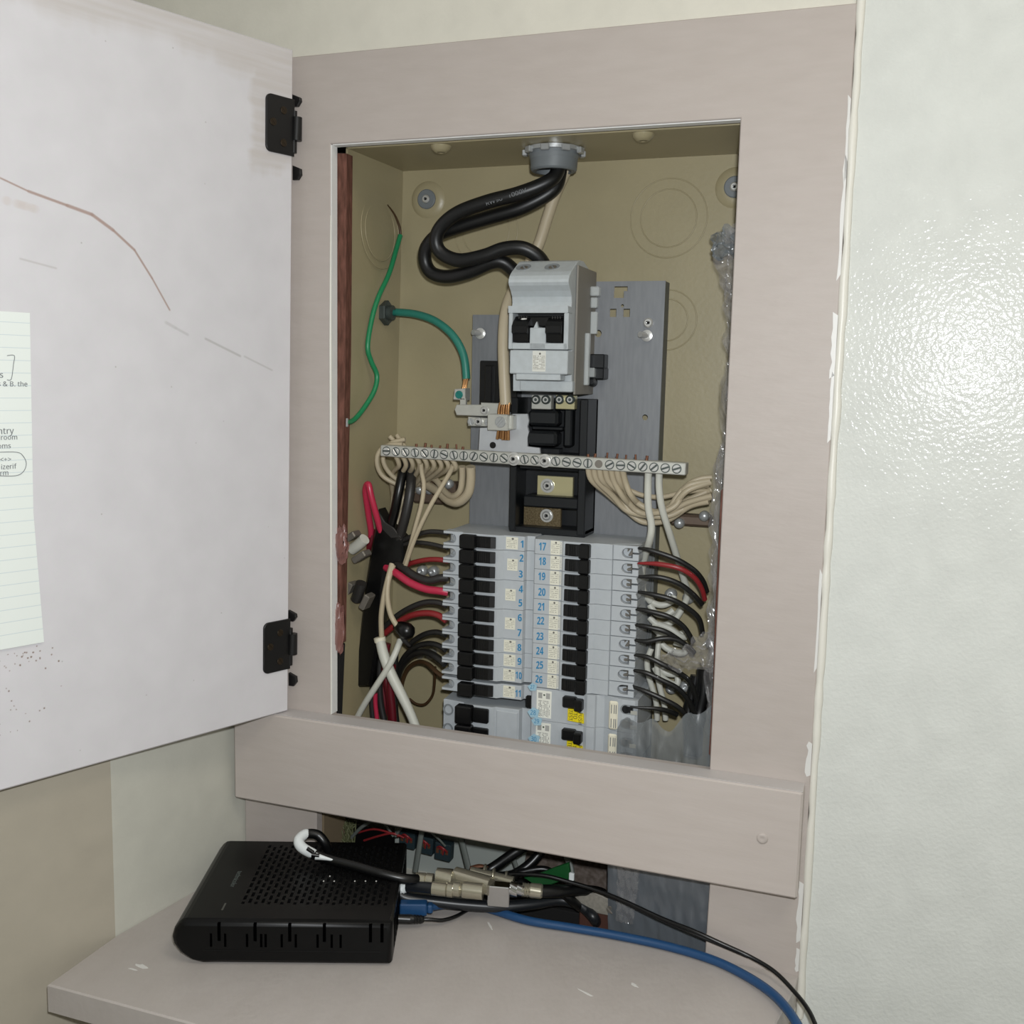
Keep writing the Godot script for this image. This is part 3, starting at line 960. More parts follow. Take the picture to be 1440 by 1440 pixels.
func build_main_breaker() -> void:
	thing("main_breaker", "large light grey two-pole main breaker with black toggles at the panel's head", "breaker", v(10, 45, -97))
	var X := Vector3.RIGHT
	var ey := Vector3.UP
	var ez := Vector3.BACK
	var st := S()
	# profile in (z, y), drawn out along x
	var hood := [v2(-96, 46), v2(-96, 146), v2(-62, 155.5), v2(-50, 155), v2(-44, 153.5), v2(-26, 143.5), v2(-21.5, 140), v2(-19.2, 136.8), v2(-18.8, 134.4), v2(-20.4, 132), v2(-25, 128), v2(-28.6, 123.5), v2(-29.6, 119), v2(-29, 115.6), v2(-19.4, 115.6), v2(-20, 110.0), v2(-34, 110.0), v2(-34, 80), v2(-36, 46)]
	prism(st, hood, v(-15.4, 0, 0), ez, ey, X, 0.0, 51.4, 0.5)
	part("body", st, M.main_grey)
	# toggle face: a frame round the two openings
	st = S()
	box(st, v(-15, 80.5, -34), v(-11.6, 110, -20), 0.5)
	box(st, v(32.6, 80.5, -34), v(36.6, 110, -20), 0.5)
	box(st, v(3.6, 80.5, -34), v(17.6, 98, -20), 0.5)
	box(st, v(-11.6, 80.5, -34), v(36, 85.6, -20), 0.4)
	prism_z(st, [v2(6.6, 98), v2(10.4, 98), v2(9.0, 103)], -33, -21)
	part("toggle_frame", st, M.main_grey)
	st = S()
	box(st, v(-12, 86, -36), v(33, 110, -33.8), 0.1)
	part("toggle_recess", st, M.base_black)
	for x in [[-10.6, 3.0], [18.4, 31.8]]:
		st = S()
		prism(st, [v2(-34, 86.2), v2(-34, 107), v2(-26, 107.5), v2(-19, 103), v2(-15.5, 99), v2(-15.5, 94), v2(-18, 92.6), v2(-19.5, 86.4)], v(x[0], 0, 0), ez, ey, X, 0, x[1] - x[0], 0.5)
		var tg := part("toggle", st, M.toggle_black)
		st = S()
		for k in 4: box(st, v(x[0] + 3.2 + k * 2.2, 105.2, -25), v(x[0] + 4.2 + k * 2.2, 107.6, -22.4), 0.2)
		part("grip_rib", st, M.wire_charcoal, tg)
	st = S()
	box(st, v(-11, 99, -30), v(32, 107.4, -24), 0.8)
	part("tie_bar", st, M.toggle_black)
	st = S()
	tube(st, [v(-6, 103.8, -22.6), v(-3.5, 104.4, -22.0), v(0, 104.8, -22.4)], [0.6, 1.5, 0.8], 8, 4, 0.4)
	part("white_fleck", st, M.chip_white)
	# label block and lower covers
	st = S()
	box(st, v(-13, 60.4, -34), v(37.0, 79.6, -19), 0.7)
	box(st, v(-7.6, 55.4, -34), v(31.0, 60.6, -19.6), 0.6)
	part("label_block", st, M.main_grey)
	st = S()
	box(st, v(-8.5, 46.2, -60), v(37.5, 55.2, -33), 0.7)
	part("lower_cover", st, M.main_grey)
	print_card("rating_label", v(12.7, 70.8, -18.9), X, ey, 11.5, 20.0 * 0.84, 0.15, M.wide_print)
	for q in [v(-8, 147.7, -36), v(16.8, 147.9, -36)]:
		st = S()
		var ax := v(0, 0.874, 0.486).normalized()
		lathe(st, v(q.x, 148.3, -34.6), ax, [Vector2(6.4, -0.6), Vector2(6.4, 0.25), Vector2(5.6, 0.25), Vector2(5.4, 0.05), Vector2(0, 0.05)], 22)
		var rim := part("screw_well", st, M.well_grey)
		st = S()
		slot_head(st, v(q.x + 0.8, 147.6, -33.8) + ax * 0.1, 3.4, 0.5, 0.5, ax)
		part("terminal_screw", st, M.steel_dull, rim)
	st = S()
	lathe(st, v(-1.7, 131.1, -26), Vector3.BACK, [Vector2(0.7, -1), Vector2(0.7, 0.5), Vector2(0, 0.5)], 10)
	part("pin_hole", st, M.base_black)
	# the dusty clear side piece with its lugs
	st = S()
	box(st, v(36.2, 44, -97), v(38.0, 150, -40), 0.5)
	part("side_wall", st, M.dusty_side)
	st = S()
	box(st, v(38.0, 52, -70), v(42.0, 96, -64), 0.6)
	box(st, v(38.0, 128, -84), v(46, 136, -76), 0.8)
	box(st, v(38.0, 118, -84), v(44, 127, -78), 0.8)
	box(st, v(38.0, 96, -84), v(44, 115, -80), 0.6)
	part("side_rail", st, M.clip_clear)

func build_bus() -> void:
	thing("bus_base", "black moulded bus base with brass plates, below the main breaker", "bus base", v(5, -80, -97))
	var st := S()
	# side walls, end wall and cross bars as one moulding
	box(st, v(-27, -78, -97), v(-21, 40, -64), 0.7)
	box(st, v(36, -78, -97), v(43, 40, -64), 0.7)
	box(st, v(-27, -80, -97), v(43, -74, -66), 0.7)
	box(st, v(-27, -78, -97), v(43, 40, -92), 0.3)
	box(st, v(-15, -56, -92), v(36, -46, -67), 1.2)
	box(st, v(-20, -23, -92), v(36, -8, -68), 1.2)
	part("moulding", st, M.base_black)
	st = S()
	box(st, v(-10.6, 16.2, -62), v(16.6, 29.6, -78), 2.4)
	part("cover_block", st, M.base_black)
	st = S()
	box(st, v(-10.1, -1.1, -60), v(16.5, 11.6, -78), 2.4)
	part("cover_block", st, M.base_black)
	st = S()
	box(st, v(-9.2, 12.2, -70), v(19, 15.3, -80), 0.8)
	box(st, v(20.5, -1.5, -68), v(27.7, 31.2, -80), 1.4)
	box(st, v(-2.7, -10.1, -70), v(17, -3.5, -80), 0.8)
	part("spacer", st, M.base_black)
	st = S()
	box(st, v(-6.4, -47.6, -84), v(26.9, -28.9, -80), 0.4)
	var bp := part("bus_plate", st, M.brass_bright)
	bp.set_meta("label", "bright brass plate")
	st = S()
	square_head(st, v(3.7, -37.6, -79), 4.2, 2.4); sockets.append([v(3.7, -37.6, -79), 4.2, 2.4])
	lathe(st, v(3.4, -37.7, -80), Vector3.BACK, [Vector2(6.4, 0), Vector2(6.4, 0.8), Vector2(4, 0.8)], 20)
	part("bus_screw", st, M.bright_metal, bp)
	st = S()
	box(st, v(-18.6, -75, -84), v(16.5, -54.8, -80), 0.4)
	var bq := part("bus_plate", st, M.brass_dull)
	bq.set_meta("label", "dull brown brass plate")
	st = S()
	square_head(st, v(3.7, -64.5, -79), 4.2, 2.4); sockets.append([v(3.7, -64.5, -79), 4.2, 2.4])
	lathe(st, v(3.4, -64.6, -80), Vector3.BACK, [Vector2(6.0, 0), Vector2(6.0, 0.8), Vector2(4, 0.8)], 20)
	part("bus_screw", st, M.bright_metal, bq)
	# terminal strip just under the main breaker
	st = S()
	box(st, v(-7.6, 30.5, -62), v(10.3, 42.6, -70), 0.5)
	part("terminal_strip", st, M.aluminium)
	st = S()
	box(st, v(14.4, 31.1, -62), v(31.5, 43.1, -70), 0.5)
	part("terminal_strip", st, M.brass_bright)
	for q in [v(-3.1, 38.6, -61.5), v(5.9, 38.8, -61.5), v(18.2, 39.2, -61.5), v(27.7, 39.4, -61.5)]:
		st = S()
		lathe(st, q, Vector3.BACK, [Vector2(4.0, -1), Vector2(4.0, 1.4), Vector2(3.3, 2.0), Vector2(2.6, 0.9), Vector2(1.6, 0.9), Vector2(1.2, 1.8), Vector2(0, 1.8)], 18)
		var ss := part("strip_screw", st, M.nut_dark)
		st = S()
		lathe(st, q, Vector3.BACK, [Vector2(2.5, 0.6), Vector2(2.5, 2.2), Vector2(1.4, 2.2), Vector2(1.1, 1.2), Vector2(0, 1.2)], 14)
		part("bright_head", st, M.bright_metal, ss)
	# black block with a slot behind the neutral cable
	st = S()
	box(st, v(-65, 26.8, -97), v(-28.8, 71.8, -84), 0.6)
	box(st, v(-58.6, 29.2, -84), v(-51.7, 67.6, -80), 0.6)
	part("rear_block", st, M.toggle_black)

func build_neutral() -> void:
	thing("neutral_plate", "pale alloy neutral plate with lug, straps and screws above the long bar", "neutral plate", v(-34.5, -11, -62))
	var st := S()
	prism_z(st, [Vector2(-55.1, 12.2), Vector2(-41.6, 13.3), Vector2(-24.6, 25.7), Vector2(-10.8, 26.1), Vector2(-9.3, 20), Vector2(-10.5, 15), Vector2(-9.1, 10.1), Vector2(-10.3, 5.1), Vector2(-10.1, -2.3), Vector2(1.1, -3.1), Vector2(1.9, -9.9), Vector2(-56.1, -9.3)], -64, -61, 0.4)
	var pl := part("plate", st, M.alloy_plate)
	st = S()
	lathe(st, v(-42.3, -2.5, -60.8), Vector3.BACK, [Vector2(2.9, -0.4), Vector2(2.9, 0.25), Vector2(0, 0.25)], 18)
	part("dark_hole", st, M.dark_void, pl)
	st = S()
	box(st, v(-42.6, 11.3, -61), v(-23.8, 25.4, -47), 0.6)
	box(st, v(-30, 12.4, -61), v(-20.4, 24.8, -52), 0.5)
	var lug := part("lug", st, M.aluminium)
	st = S()
	slot_head(st, v(-30.4, 18.8, -46.6), 4.8, 0.8, 2.4)
	part("lug_screw", st, M.zinc, lug)
	st = S()
	prism_z(st, [Vector2(-79.8, 32.1), Vector2(-56.5, 32.7), Vector2(-56.5, 34.6), Vector2(-39.6, 34.5), Vector2(-39.4, 23.2), Vector2(-57.6, 22.6), Vector2(-79.6, 22.6), Vector2(-81.8, 27.6)], -70, -66, 0.5)
	var s1 := part("strap", st, M.aluminium)
	st = S()
	square_head(st, v(-52.6, 27.8, -65), 3.6, 1.8); sockets.append([v(-52.6, 27.8, -65), 3.6, 1.8])
	part("strap_screw", st, M.bright_metal, s1)
	st = S()
	prism_z(st, [Vector2(-67.8, 21.7), Vector2(-43.3, 20.6), Vector2(-43.2, 13.7), Vector2(-67.6, 13.5)], -68, -64, 0.5)
	var s2 := part("strap", st, M.aluminium)
	for q in [[v(-64.8, 17.4, -63.6), 0.3], [v(-48.5, 17.3, -63.6), 2.2]]:
		st = S()
		slot_head(st, q[0], 3.0, 0.8, q[1])
		part("strap_screw", st, M.zinc, s2)
	st = S()
	square_head(st, v(-57.1, 17.7, -63), 3.8, 2.0); sockets.append([v(-57.1, 17.7, -63), 3.8, 2.0])
	part("strap_screw", st, M.bright_metal, s2)
	# the ground lug with its teal screw
	st = S()
	prism_z(st, [Vector2(-84.6, 45.9), Vector2(-74.2, 46.8), Vector2(-74, 36), Vector2(-85.8, 36.3)], -84, -72, 0.6)
	box(st, v(-79.1, 31.3, -76), v(-73.4, 37.9, -72), 0.3)
	var gl := part("ground_lug", st, M.aluminium)
	st = S()
	slot_head(st, v(-79.8, 40.9, -71.6), 3.6, 0.9, 0.9)
	part("ground_screw", st, M.teal_screw, gl)

	# the long bar
	thing("neutral_bar", "long aluminium neutral bar with a row of slotted screws across the panel", "neutral bar", v(-4, -16, -48))
	var a := v(-141.5, -10.3, -42.5)
	var b := v(133.6, -13.6, -42.5)
	var dx := (b - a).normalized()
	var up := Vector3.BACK.cross(dx)
	var xf := Transform3D(Basis(dx, up, Vector3.BACK), a)
	st = S()
	box(st, v(0, -5.0, -7.5), v(a.distance_to(b), 5.0, 4.5), 0.7, xf)
	part("bar", st, M.aluminium)
	var n := 29
	for k in n:
		var p := a + dx * (6.2 + 9.34 * k) + v(0, 0, 4.6)
		st = S()
		if k == 13 or k == 16:
			lathe(st, p, Vector3.BACK, [Vector2(5.8, 0), Vector2(5.8, 1.2), Vector2(4, 1.2)], 20)
			square_head(st, p + v(0, 0, 1.4), 4.4, 2.4); sockets.append([p + v(0, 0, 1.4), 4.4, 2.4])
			part("fixing_screw", st, M.bright_metal)
		elif k == 21:
			lathe(st, p, Vector3.BACK, [Vector2(3.4, 0.05), Vector2(0, 0.05)], 16)
			part("empty_hole", st, M.steel_dull)
		else:
			lathe(st, p, Vector3.BACK, [Vector2(4.0, 0.02), Vector2(3.4, 0.08), Vector2(0, 0.08)], 18)  # dark disc painting the shade down in the screw slot
			var ring := part("bar_screw", st, M.nut_dark)
			st = S()
			slot_head(st, p, 3.3, 0.9, rng.randf_range(0, PI), Vector3.BACK, false)
			part("slotted_head", st, M.bright_metal, ring)
	# copper wire ends standing out above the bar
	for u in [591, 604, 614, 626, 637, 651, 660, 836, 845, 861, 874, 886, 899, 913]:
		var k: float = (u - 540.0) / 425.0
		var p := a.lerp(b, k) + up * 4.5 + v(0, 0, -1)
		st = S()
		tube(st, [p, p + up * rng.randf_range(2.0, 5.0) + v(rng.randf_range(-0.6, 0.6), 0, 0)], rng.randf_range(0.8, 1.3), 7, 1)
		part("wire_end", st, M.copper_dull)

# ---------------------------------------------------------------- the branch breakers
const ROW := 13.1
const MID := 4.2

# one breaker of one or two poles on side s (-1 or 1), its upper edge at y; marks are the blue numbers
func breaker(called: String, label: String, s: int, y: float, poles: int, marks: Array, print_kind: int, zoff := 0.0) -> void:
	var h := ROW * poles - 0.35
	thing(called, label, "breaker", v(MID + s * 45, y - h, -97), "breakers on the %s bank" % ("numbered 1 to 11" if s < 0 else "numbered 17 to 26"))
	var X := Vector3.RIGHT * s
	var o := v(MID, 0, 0)
	var px := func(u: float, yy: float, z: float) -> Vector3: return v(MID + s * u, yy, z + zoff)
	var end := 85.5 if s < 0 else 92.5
	var t0 := 66.0 if s < 0 else 70.5
	# body profile, drawn along y
	var prof := []
	if s < 0:
		prof = [v2(1.0, -96), v2(1.0, -49), v2(7.6, -48), v2(8.6, -43), v2(27, -42.4), v2(30.5, -39), v2(65.5, -39), v2(66.5, -43.5), v2(end - 3, -53.5), v2(end - 2, -96)]
	else:
		prof = [v2(1.2, -96), v2(1.2, -41.6), v2(2.0, -40.8), v2(26, -40.8), v2(28, -39), v2(52.5, -39), v2(56, -41.5), v2(70.0, -41.5), v2(71, -46), v2(end - 2, -54), v2(end - 2, -96)]
	var st := S()
	prism(st, prof, v(MID, y - h, zoff), X, Vector3.BACK, Vector3.UP, 0.0, h, 0.3)
	var body := part("body", st, M.breaker_grey)
	# terminal decks with their wells, and the fittings of each pole
	for k in poles:
		var yt := y - ROW * k
		var ym := yt - ROW / 2.0
		st = S()
		var r := 4.1
		var poly := []
		var c := 77.5 if s < 0 else 82.5
		poly.append(v2(t0, yt - 0.2 - y)); poly.append(v2(end, yt - 0.2 - y))
		if s < 0:
			poly.append(v2(end, ym + r - y))
			for q in 9: poly.append(v2(c - r * sin(PI * q / 8.0), ym - y + r * cos(PI * q / 8.0)))
			poly.append(v2(end, ym - r - y))
		else:
			poly.append(v2(end - 1.5, yt - 1.5 - y)); poly.append(v2(end, ym + 0.7 - y))
			poly.append(v2(c + 4.6, ym + 0.7 - y)); poly.append(v2(c + 4.6, ym + r - y)); poly.append(v2(c, ym + r - y))
			for q in 9: poly.append(v2(c - r * sin(PI * q / 8.0) * 1.1, ym - y + r * cos(PI * q / 8.0)))
			poly.append(v2(c + 4.6, ym - r - y)); poly.append(v2(c + 4.6, ym - 0.7 - y)); poly.append(v2(end, ym - 0.7 - y))
			poly.append(v2(end, yt - ROW + 1.6 - y))
		poly.append(v2(end - 0.2, yt - ROW + 0.3 - y)); poly.append(v2(t0, yt - ROW + 0.3 - y))
		prism(st, poly, v(MID, y, zoff), X, Vector3.UP, Vector3.BACK, -58.0, -43.5 if s < 0 else -42.5, 0.4)
		part("terminal_deck", st, M.breaker_grey)
		if s > 0:
			st = S()
			box(st, px.call(c - 5.2, ym - 4.4, -53.0), px.call(c + 4.8, ym + 4.4, -51.4), 0.2)  # dark floor plate painting the shade in the well
			part("terminal_well", st, M.well_dark)
		st = S()
		lathe(st, px.call(c, ym, -51.5), Vector3.BACK, [Vector2(3.7, -4), Vector2(3.7, 0.2), Vector2(0, 0.2)], 16)
		slot_head(st, px.call(c, ym, -51.3), 3.6, 1.2, rng.randf_range(0, PI), Vector3.BACK, false)
		part("terminal_screw", st, M.steel_dull if s > 0 else M.zinc)
		# toggle and handle tie
		st = S()
		var ta := 33.6 if s < 0 else 29.8
		var tb := 51.0 if s < 0 else 43.0
		var tc := 65.0 if s < 0 else 52.4
		prism(st, [v2(ta, -40), v2(ta, -37.6), v2(ta + 4, -36.2), v2(tb - 3, -36.0), v2(tb + 1, -36.6), v2(tb + 1, -40)], v(MID, ym - 5.1, zoff), X, Vector3.BACK, Vector3.UP, 0, 10.0, 0.4)
		var tg := part("toggle", st, M.toggle_black)
		st = S()
		for q in 5: box(st, px.call(tb - 9.5 + q * 1.8, ym - 4.7, -36.2), px.call(tb - 8.6 + q * 1.8, ym + 4.4, -35.7), 0.15)
		part("grip_rib", st, M.rubber_black, tg)
		st = S()
		box(st, px.call(tb, ym - 6.2, -39.2), px.call(tc, ym + 6.0, -30.5 if s < 0 else -32.0), 1.0)
		if poles == 2 and k == 0: box(st, px.call(tb + 5, ym - 8.0, -37.5), px.call(tc - 3, ym - 6.0, -33.0), 0.3)
		part("handle_tie", st, M.toggle_black)
	# the sticker and the handwritten circuit number
	var yc := y - h / 2.0
	if s < 0:
		var sz := Vector2(11.0, 10.6) if poles == 1 else Vector2(9.6, 10.4)
		var shift := 0.0 if poles == 1 else rng.randf_range(-1.0, 1.0)
		print_card("rating_sticker", px.call(20.0 + shift, yc + (0.0 if poles == 1 else rng.randf_range(-2, 1)), -42.7), Vector3.RIGHT, Vector3.UP, sz.x, sz.y, 0.35, M.tiny_print)
		for k in marks.size():
			var ym := y - ROW * (k + 0.5) if poles == marks.size() else yc
			lettering("number_marking", marks[k], px.call(11.0 + rng.randf_range(-0.4, 0.4), ym + rng.randf_range(-0.8, 0.6), -42.85), Vector3.RIGHT.rotated(Vector3.BACK, rng.randf_range(-0.12, 0.12)), Vector3.UP, 6.2, M.ink_blue, body, 0.85 if marks[k].length() == 1 else 0.66, "Droid Sans", 0.25, 700)
	else:
		print_card("rating_sticker", px.call(20.2, yc, -40.75), Vector3.RIGHT, Vector3.UP, 8.4, h - 0.6, 0.3, M.tiny_print)
		print_card("edge_print", px.call(25.4, yc, -40.75), Vector3.RIGHT, Vector3.UP, 1.7, h - 2.0, 0.22, M.wide_print)
		lettering("number_marking", marks[0], px.call(8.8 + rng.randf_range(-0.5, 0.5), yc + rng.randf_range(-0.6, 0.5), -40.7), Vector3.RIGHT.rotated(Vector3.BACK, rng.randf_range(-0.12, 0.12)), Vector3.UP, 6.6, M.ink_blue, body, 0.68, "Droid Sans", 0.25, 700)

func fault_breaker(label: String, y: float, last: bool) -> void:
	var h := 28.6
	thing("fault_breaker", label, "breaker", v(MID + 45, y - h, -97), "two-pole breakers with yellow test tags")
	var st := S()
	prism(st, [v2(1.5, -96), v2(1.5, -41.5), v2(2.5, -40.5), v2(50, -40), v2(53, -38.5), v2(60, -38.5), v2(61, -41), v2(67, -44), v2(80, -38.5), v2(84, -37.5), v2(95, -37.5), v2(97, -40), v2(97, -96)], v(MID, y - h, 0), Vector3.RIGHT, Vector3.BACK, Vector3.UP, 0, h, 0.3)
	var body := part("body", st, M.breaker_grey)
	st = S()
	box(st, v(MID + 31.5, y - 13.2, -41), v(MID + 44, y - 3.2, -35.0), 1.2)
	part("toggle", st, M.toggle_black)
	st = S()
	box(st, v(MID + 43, y - 14.2, -40), v(MID + 50, y - 4.2, -31.5), 1.0)
	part("handle_tie", st, M.toggle_black)
	print_card("test_notice", v(MID + 13.6, y - 14.0, -40.6), Vector3.RIGHT, Vector3.UP, 13.6, 24.4, 0.35, M.fault_print)
	st = S()
	prism(st, [v2(36, -14.5), v2(44, -14.0), v2(44.5, -17), v2(50, -17.4), v2(50.6, -26), v2(36, -25.0)], v(MID, y, 0), Vector3.RIGHT, Vector3.UP, Vector3.BACK, -40.4, -37.6, 0.4)
	var b := part("test_button", st, M.yellow_tag)
	for q in [["PUSH", 47.6, -21.6], ["TO", 43.0, -20.0], ["TEST", 38.8, -19.6]]:
		lettering("printing", q[0], v(MID + q[1], y + q[2], -37.6), Vector3.DOWN, Vector3.RIGHT, 2.9, M.ink_black, b, 0.95, "Droid Sans")
	# white terminal label, two wells
	st = S()
	box(st, v(MID + 72.5, y - 27.6, -40), v(MID + 80.2, y - 2.6, -37.2), 1.3)
	var c := part("terminal_label", st, M.label_paper)
	for k in 2:
		for x in [74.6, 77.0, 78.6]:
			st = S()
			box(st, v(MID + x, y - 13.2 - k * 12.6, -37.2), v(MID + x + 0.7, y - 5.4 - k * 12.4, -37.05), 0.02)
			part("print_line", st, M.ink_grey, c)
		var ym := y - 8.2 - 12.8 * k
		st = S()
		var poly := []
		for q in 13: poly.append(v2(-4.0 * sin(PI * q / 12.0), 4.2 * cos(PI * q / 12.0)))
		poly.append(v2(8.0, -4.2)); poly.append(v2(8, 4.2))
		prism(st, poly, v(MID + 86.5, ym, 0), Vector3.RIGHT, Vector3.UP, Vector3.BACK, -37.6, -37.35)
		var w := part("terminal_well", st, M.well_grey)
		st = S()
		lathe(st, v(MID + 87.4, ym, -37.3), Vector3.BACK, [Vector2(3.6, 0), Vector2(3.0, 0.25), Vector2(0, 0.25)], 16)
		box(st, v(MID + 87.4, ym - 2.7, -37.4), v(MID + 93.4, ym + 2.7, -37.05), 0.05)
		part("terminal_screw", st, M.base_black if k == 0 and not last else M.steel_dull, w)
		st = S()
		box(st, v(MID + 91.5, ym - 3.9, -37.4), v(MID + 97.2, ym - 0.4, -36.9), 0.2)
		part("clamp_plate", st, M.label_paper if last else M.aluminium, w)

func build_breakers() -> void:
	var y := -79.3
	breaker("branch_breaker", "single-pole breaker numbered 1 in blue, topmost of the bank wired from black and red", -1, y, 1, ["1"], 0)
	breaker("branch_breaker", "two-pole breaker numbered two and three, under the topmost single breaker", -1, y - ROW, 2, ["2", "3"], 0, 0.4)
	breaker("branch_breaker", "two-pole breaker numbered 4 and 5, its little sticker askew", -1, y - ROW * 3, 2, ["4", "5"], 0)
	breaker("branch_breaker", "two-pole breaker numbered six and seven, third of the two-pole breakers", -1, y - ROW * 5, 2, ["6", "7"], 0, 0.5)
	breaker("branch_breaker", "single-pole breaker numbered eight, next below the two-pole ones", -1, y - ROW * 7, 1, ["8"], 0, 0.2)
	breaker("branch_breaker", "single-pole breaker numbered nine, between eight and ten", -1, y - ROW * 8, 1, ["9"], 0)
	breaker("branch_breaker", "single-pole breaker numbered ten, last above the gap", -1, y - ROW * 9, 1, ["10"], 0, 0.3)
	breaker("branch_breaker", "single-pole breaker numbered 11, set apart by a gap at its bank's foot", -1, y - ROW * 10 - 2.4, 1, ["11"], 0, -0.6)
	var nums := ["17", "18", "19", "20", "21", "22", "23", "24", "25", "26"]
	for k in 10:
		breaker("branch_breaker", "narrow grey breaker handwritten %s in blue, %s" % [["seventeen", "eighteen", "nineteen", "twenty", "twenty-one", "twenty-two", "twenty-three", "twenty-four", "twenty-five", "twenty-six"][k], ["topmost of the ten", "second from the top", "third from the top", "fourth from the top", "fifth from the top", "sixth from the top", "seventh from the top", "eighth from the top", "second above the yellow tags", "just above the yellow tags"][k]], 1, y - 0.8 - ROW * k, 1, [nums[k]], 1, [0.3, 0.0, 0.2, -0.2, 0.3, 0.0, 0.1, -0.2, 0.2, 0.0][k])
	fault_breaker("test-button breaker with yellow tag, directly under breaker 26", y - 0.8 - ROW * 10 - 0.4, false)
	fault_breaker("lower test-button breaker with yellow tag, cut off by the wooden rail", y - 0.8 - ROW * 10 - 29.4, true)
	# the pair at the foot of the numbered 1 to 11 bank
	thing("double_breaker", "bigger two-pole breaker with clear sticker below a gap, cut off by the rail", "breaker", v(-42, -275, -97))
	var st := S()
	prism(st, [v2(1.0, -96), v2(1.0, -50), v2(9, -49), v2(10, -43), v2(32, -42), v2(34, -39.5), v2(62, -39.5), v2(63, -43), v2(84, -46), v2(87, -96)], v(MID, -270.5, 0), Vector3.LEFT, Vector3.BACK, Vector3.UP, 0, 36.0, 0.5)
	part("body", st, M.breaker_grey)
	for k in 2:
		var ym := -242.6 - 18.0 * k
		st = S()
		box(st, v(MID - 52, ym - 6.6, -40), v(MID - 37, ym + 6.6, -35.8), 1.0)
		part("toggle", st, M.toggle_black)
		st = S()
		box(st, v(MID - 67, ym - 8.2, -40), v(MID - 51.5, ym + 8.4, -30.5), 1.2)
		part("handle_tie", st, M.toggle_black)
		st = S()
		lathe(st, v(MID - 79, ym - 1, -44.4), v(-0.14, 0, 1), [Vector2(5.2, -2), Vector2(5.2, 0.3), Vector2(4.0, 0.3), Vector2(3.6, -1), Vector2(0, -1)], 18)
		part("terminal_well", st, M.well_grey)
	print_card("clear_sticker", v(MID - 20, -253, -42.3), Vector3.RIGHT, Vector3.UP, 11, 13, 0.25, M.tiny_print)
	st = S()
	box(st, v(MID - 31, -268, -42.6), v(MID - 11, -237, -41.2), 0.6)
	part("front_pad", st, M.breaker_grey)
	# blue writing on little tags between the banks
	for q in [["27", v(6.8, -210.9, -39), 3.6, "small pale blue tag stuck over the gap beside breaker 26"], ["28", v(8.4, -233.5, -38), 4.6, "pale blue tag lettered 28 beside the upper test notice"], ["29", v(12, -240.6, -37.5), 4.2, "pale blue tag lettered 29, overlapping the tag above it"], ["30", v(9.6, -257.3, -38), 4.6, "pale blue tag lettered 30 beside the lower test notice"]]:
		thing("number_tag", q[3], "tag", q[1], "blue number tags")
		st = S()
		var r: float = q[2]
		prism_z(st, [v2(q[1].x - r * 1.1, q[1].y), v2(q[1].x - r * 0.4, q[1].y - r), v2(q[1].x + r, q[1].y - r * 0.8), v2(q[1].x + r * 1.3, q[1].y + r * 0.6), v2(q[1].x, q[1].y + r)], q[1].z - 0.5, q[1].z)
		part("paper_tag", st, M.tape_blue)
		lettering("number_marking", q[0], q[1] + v(0.4, 0, 0.05), Vector3.RIGHT, Vector3.UP, r * 0.95, M.ink_blue, null, 0.8)
	at_base(v(0, -232, -60))
	st = S()
	box(st, v(-2, -234, -62), v(6.5, -222, -47), 1.5)
	solo("stop_block", st, M.toggle_black, "small black stop block between the two breaker banks", "block")

# ---------------------------------------------------------------- wires
func wire(called: String, pts: Array, r, mat_key: String, label: String, category := "wire", group := "") -> void:
	at_base(pts[0])
	var st := S()
	tube(st, pts, r, 10, 6)
	solo(called, st, M[mat_key], label, category, group)

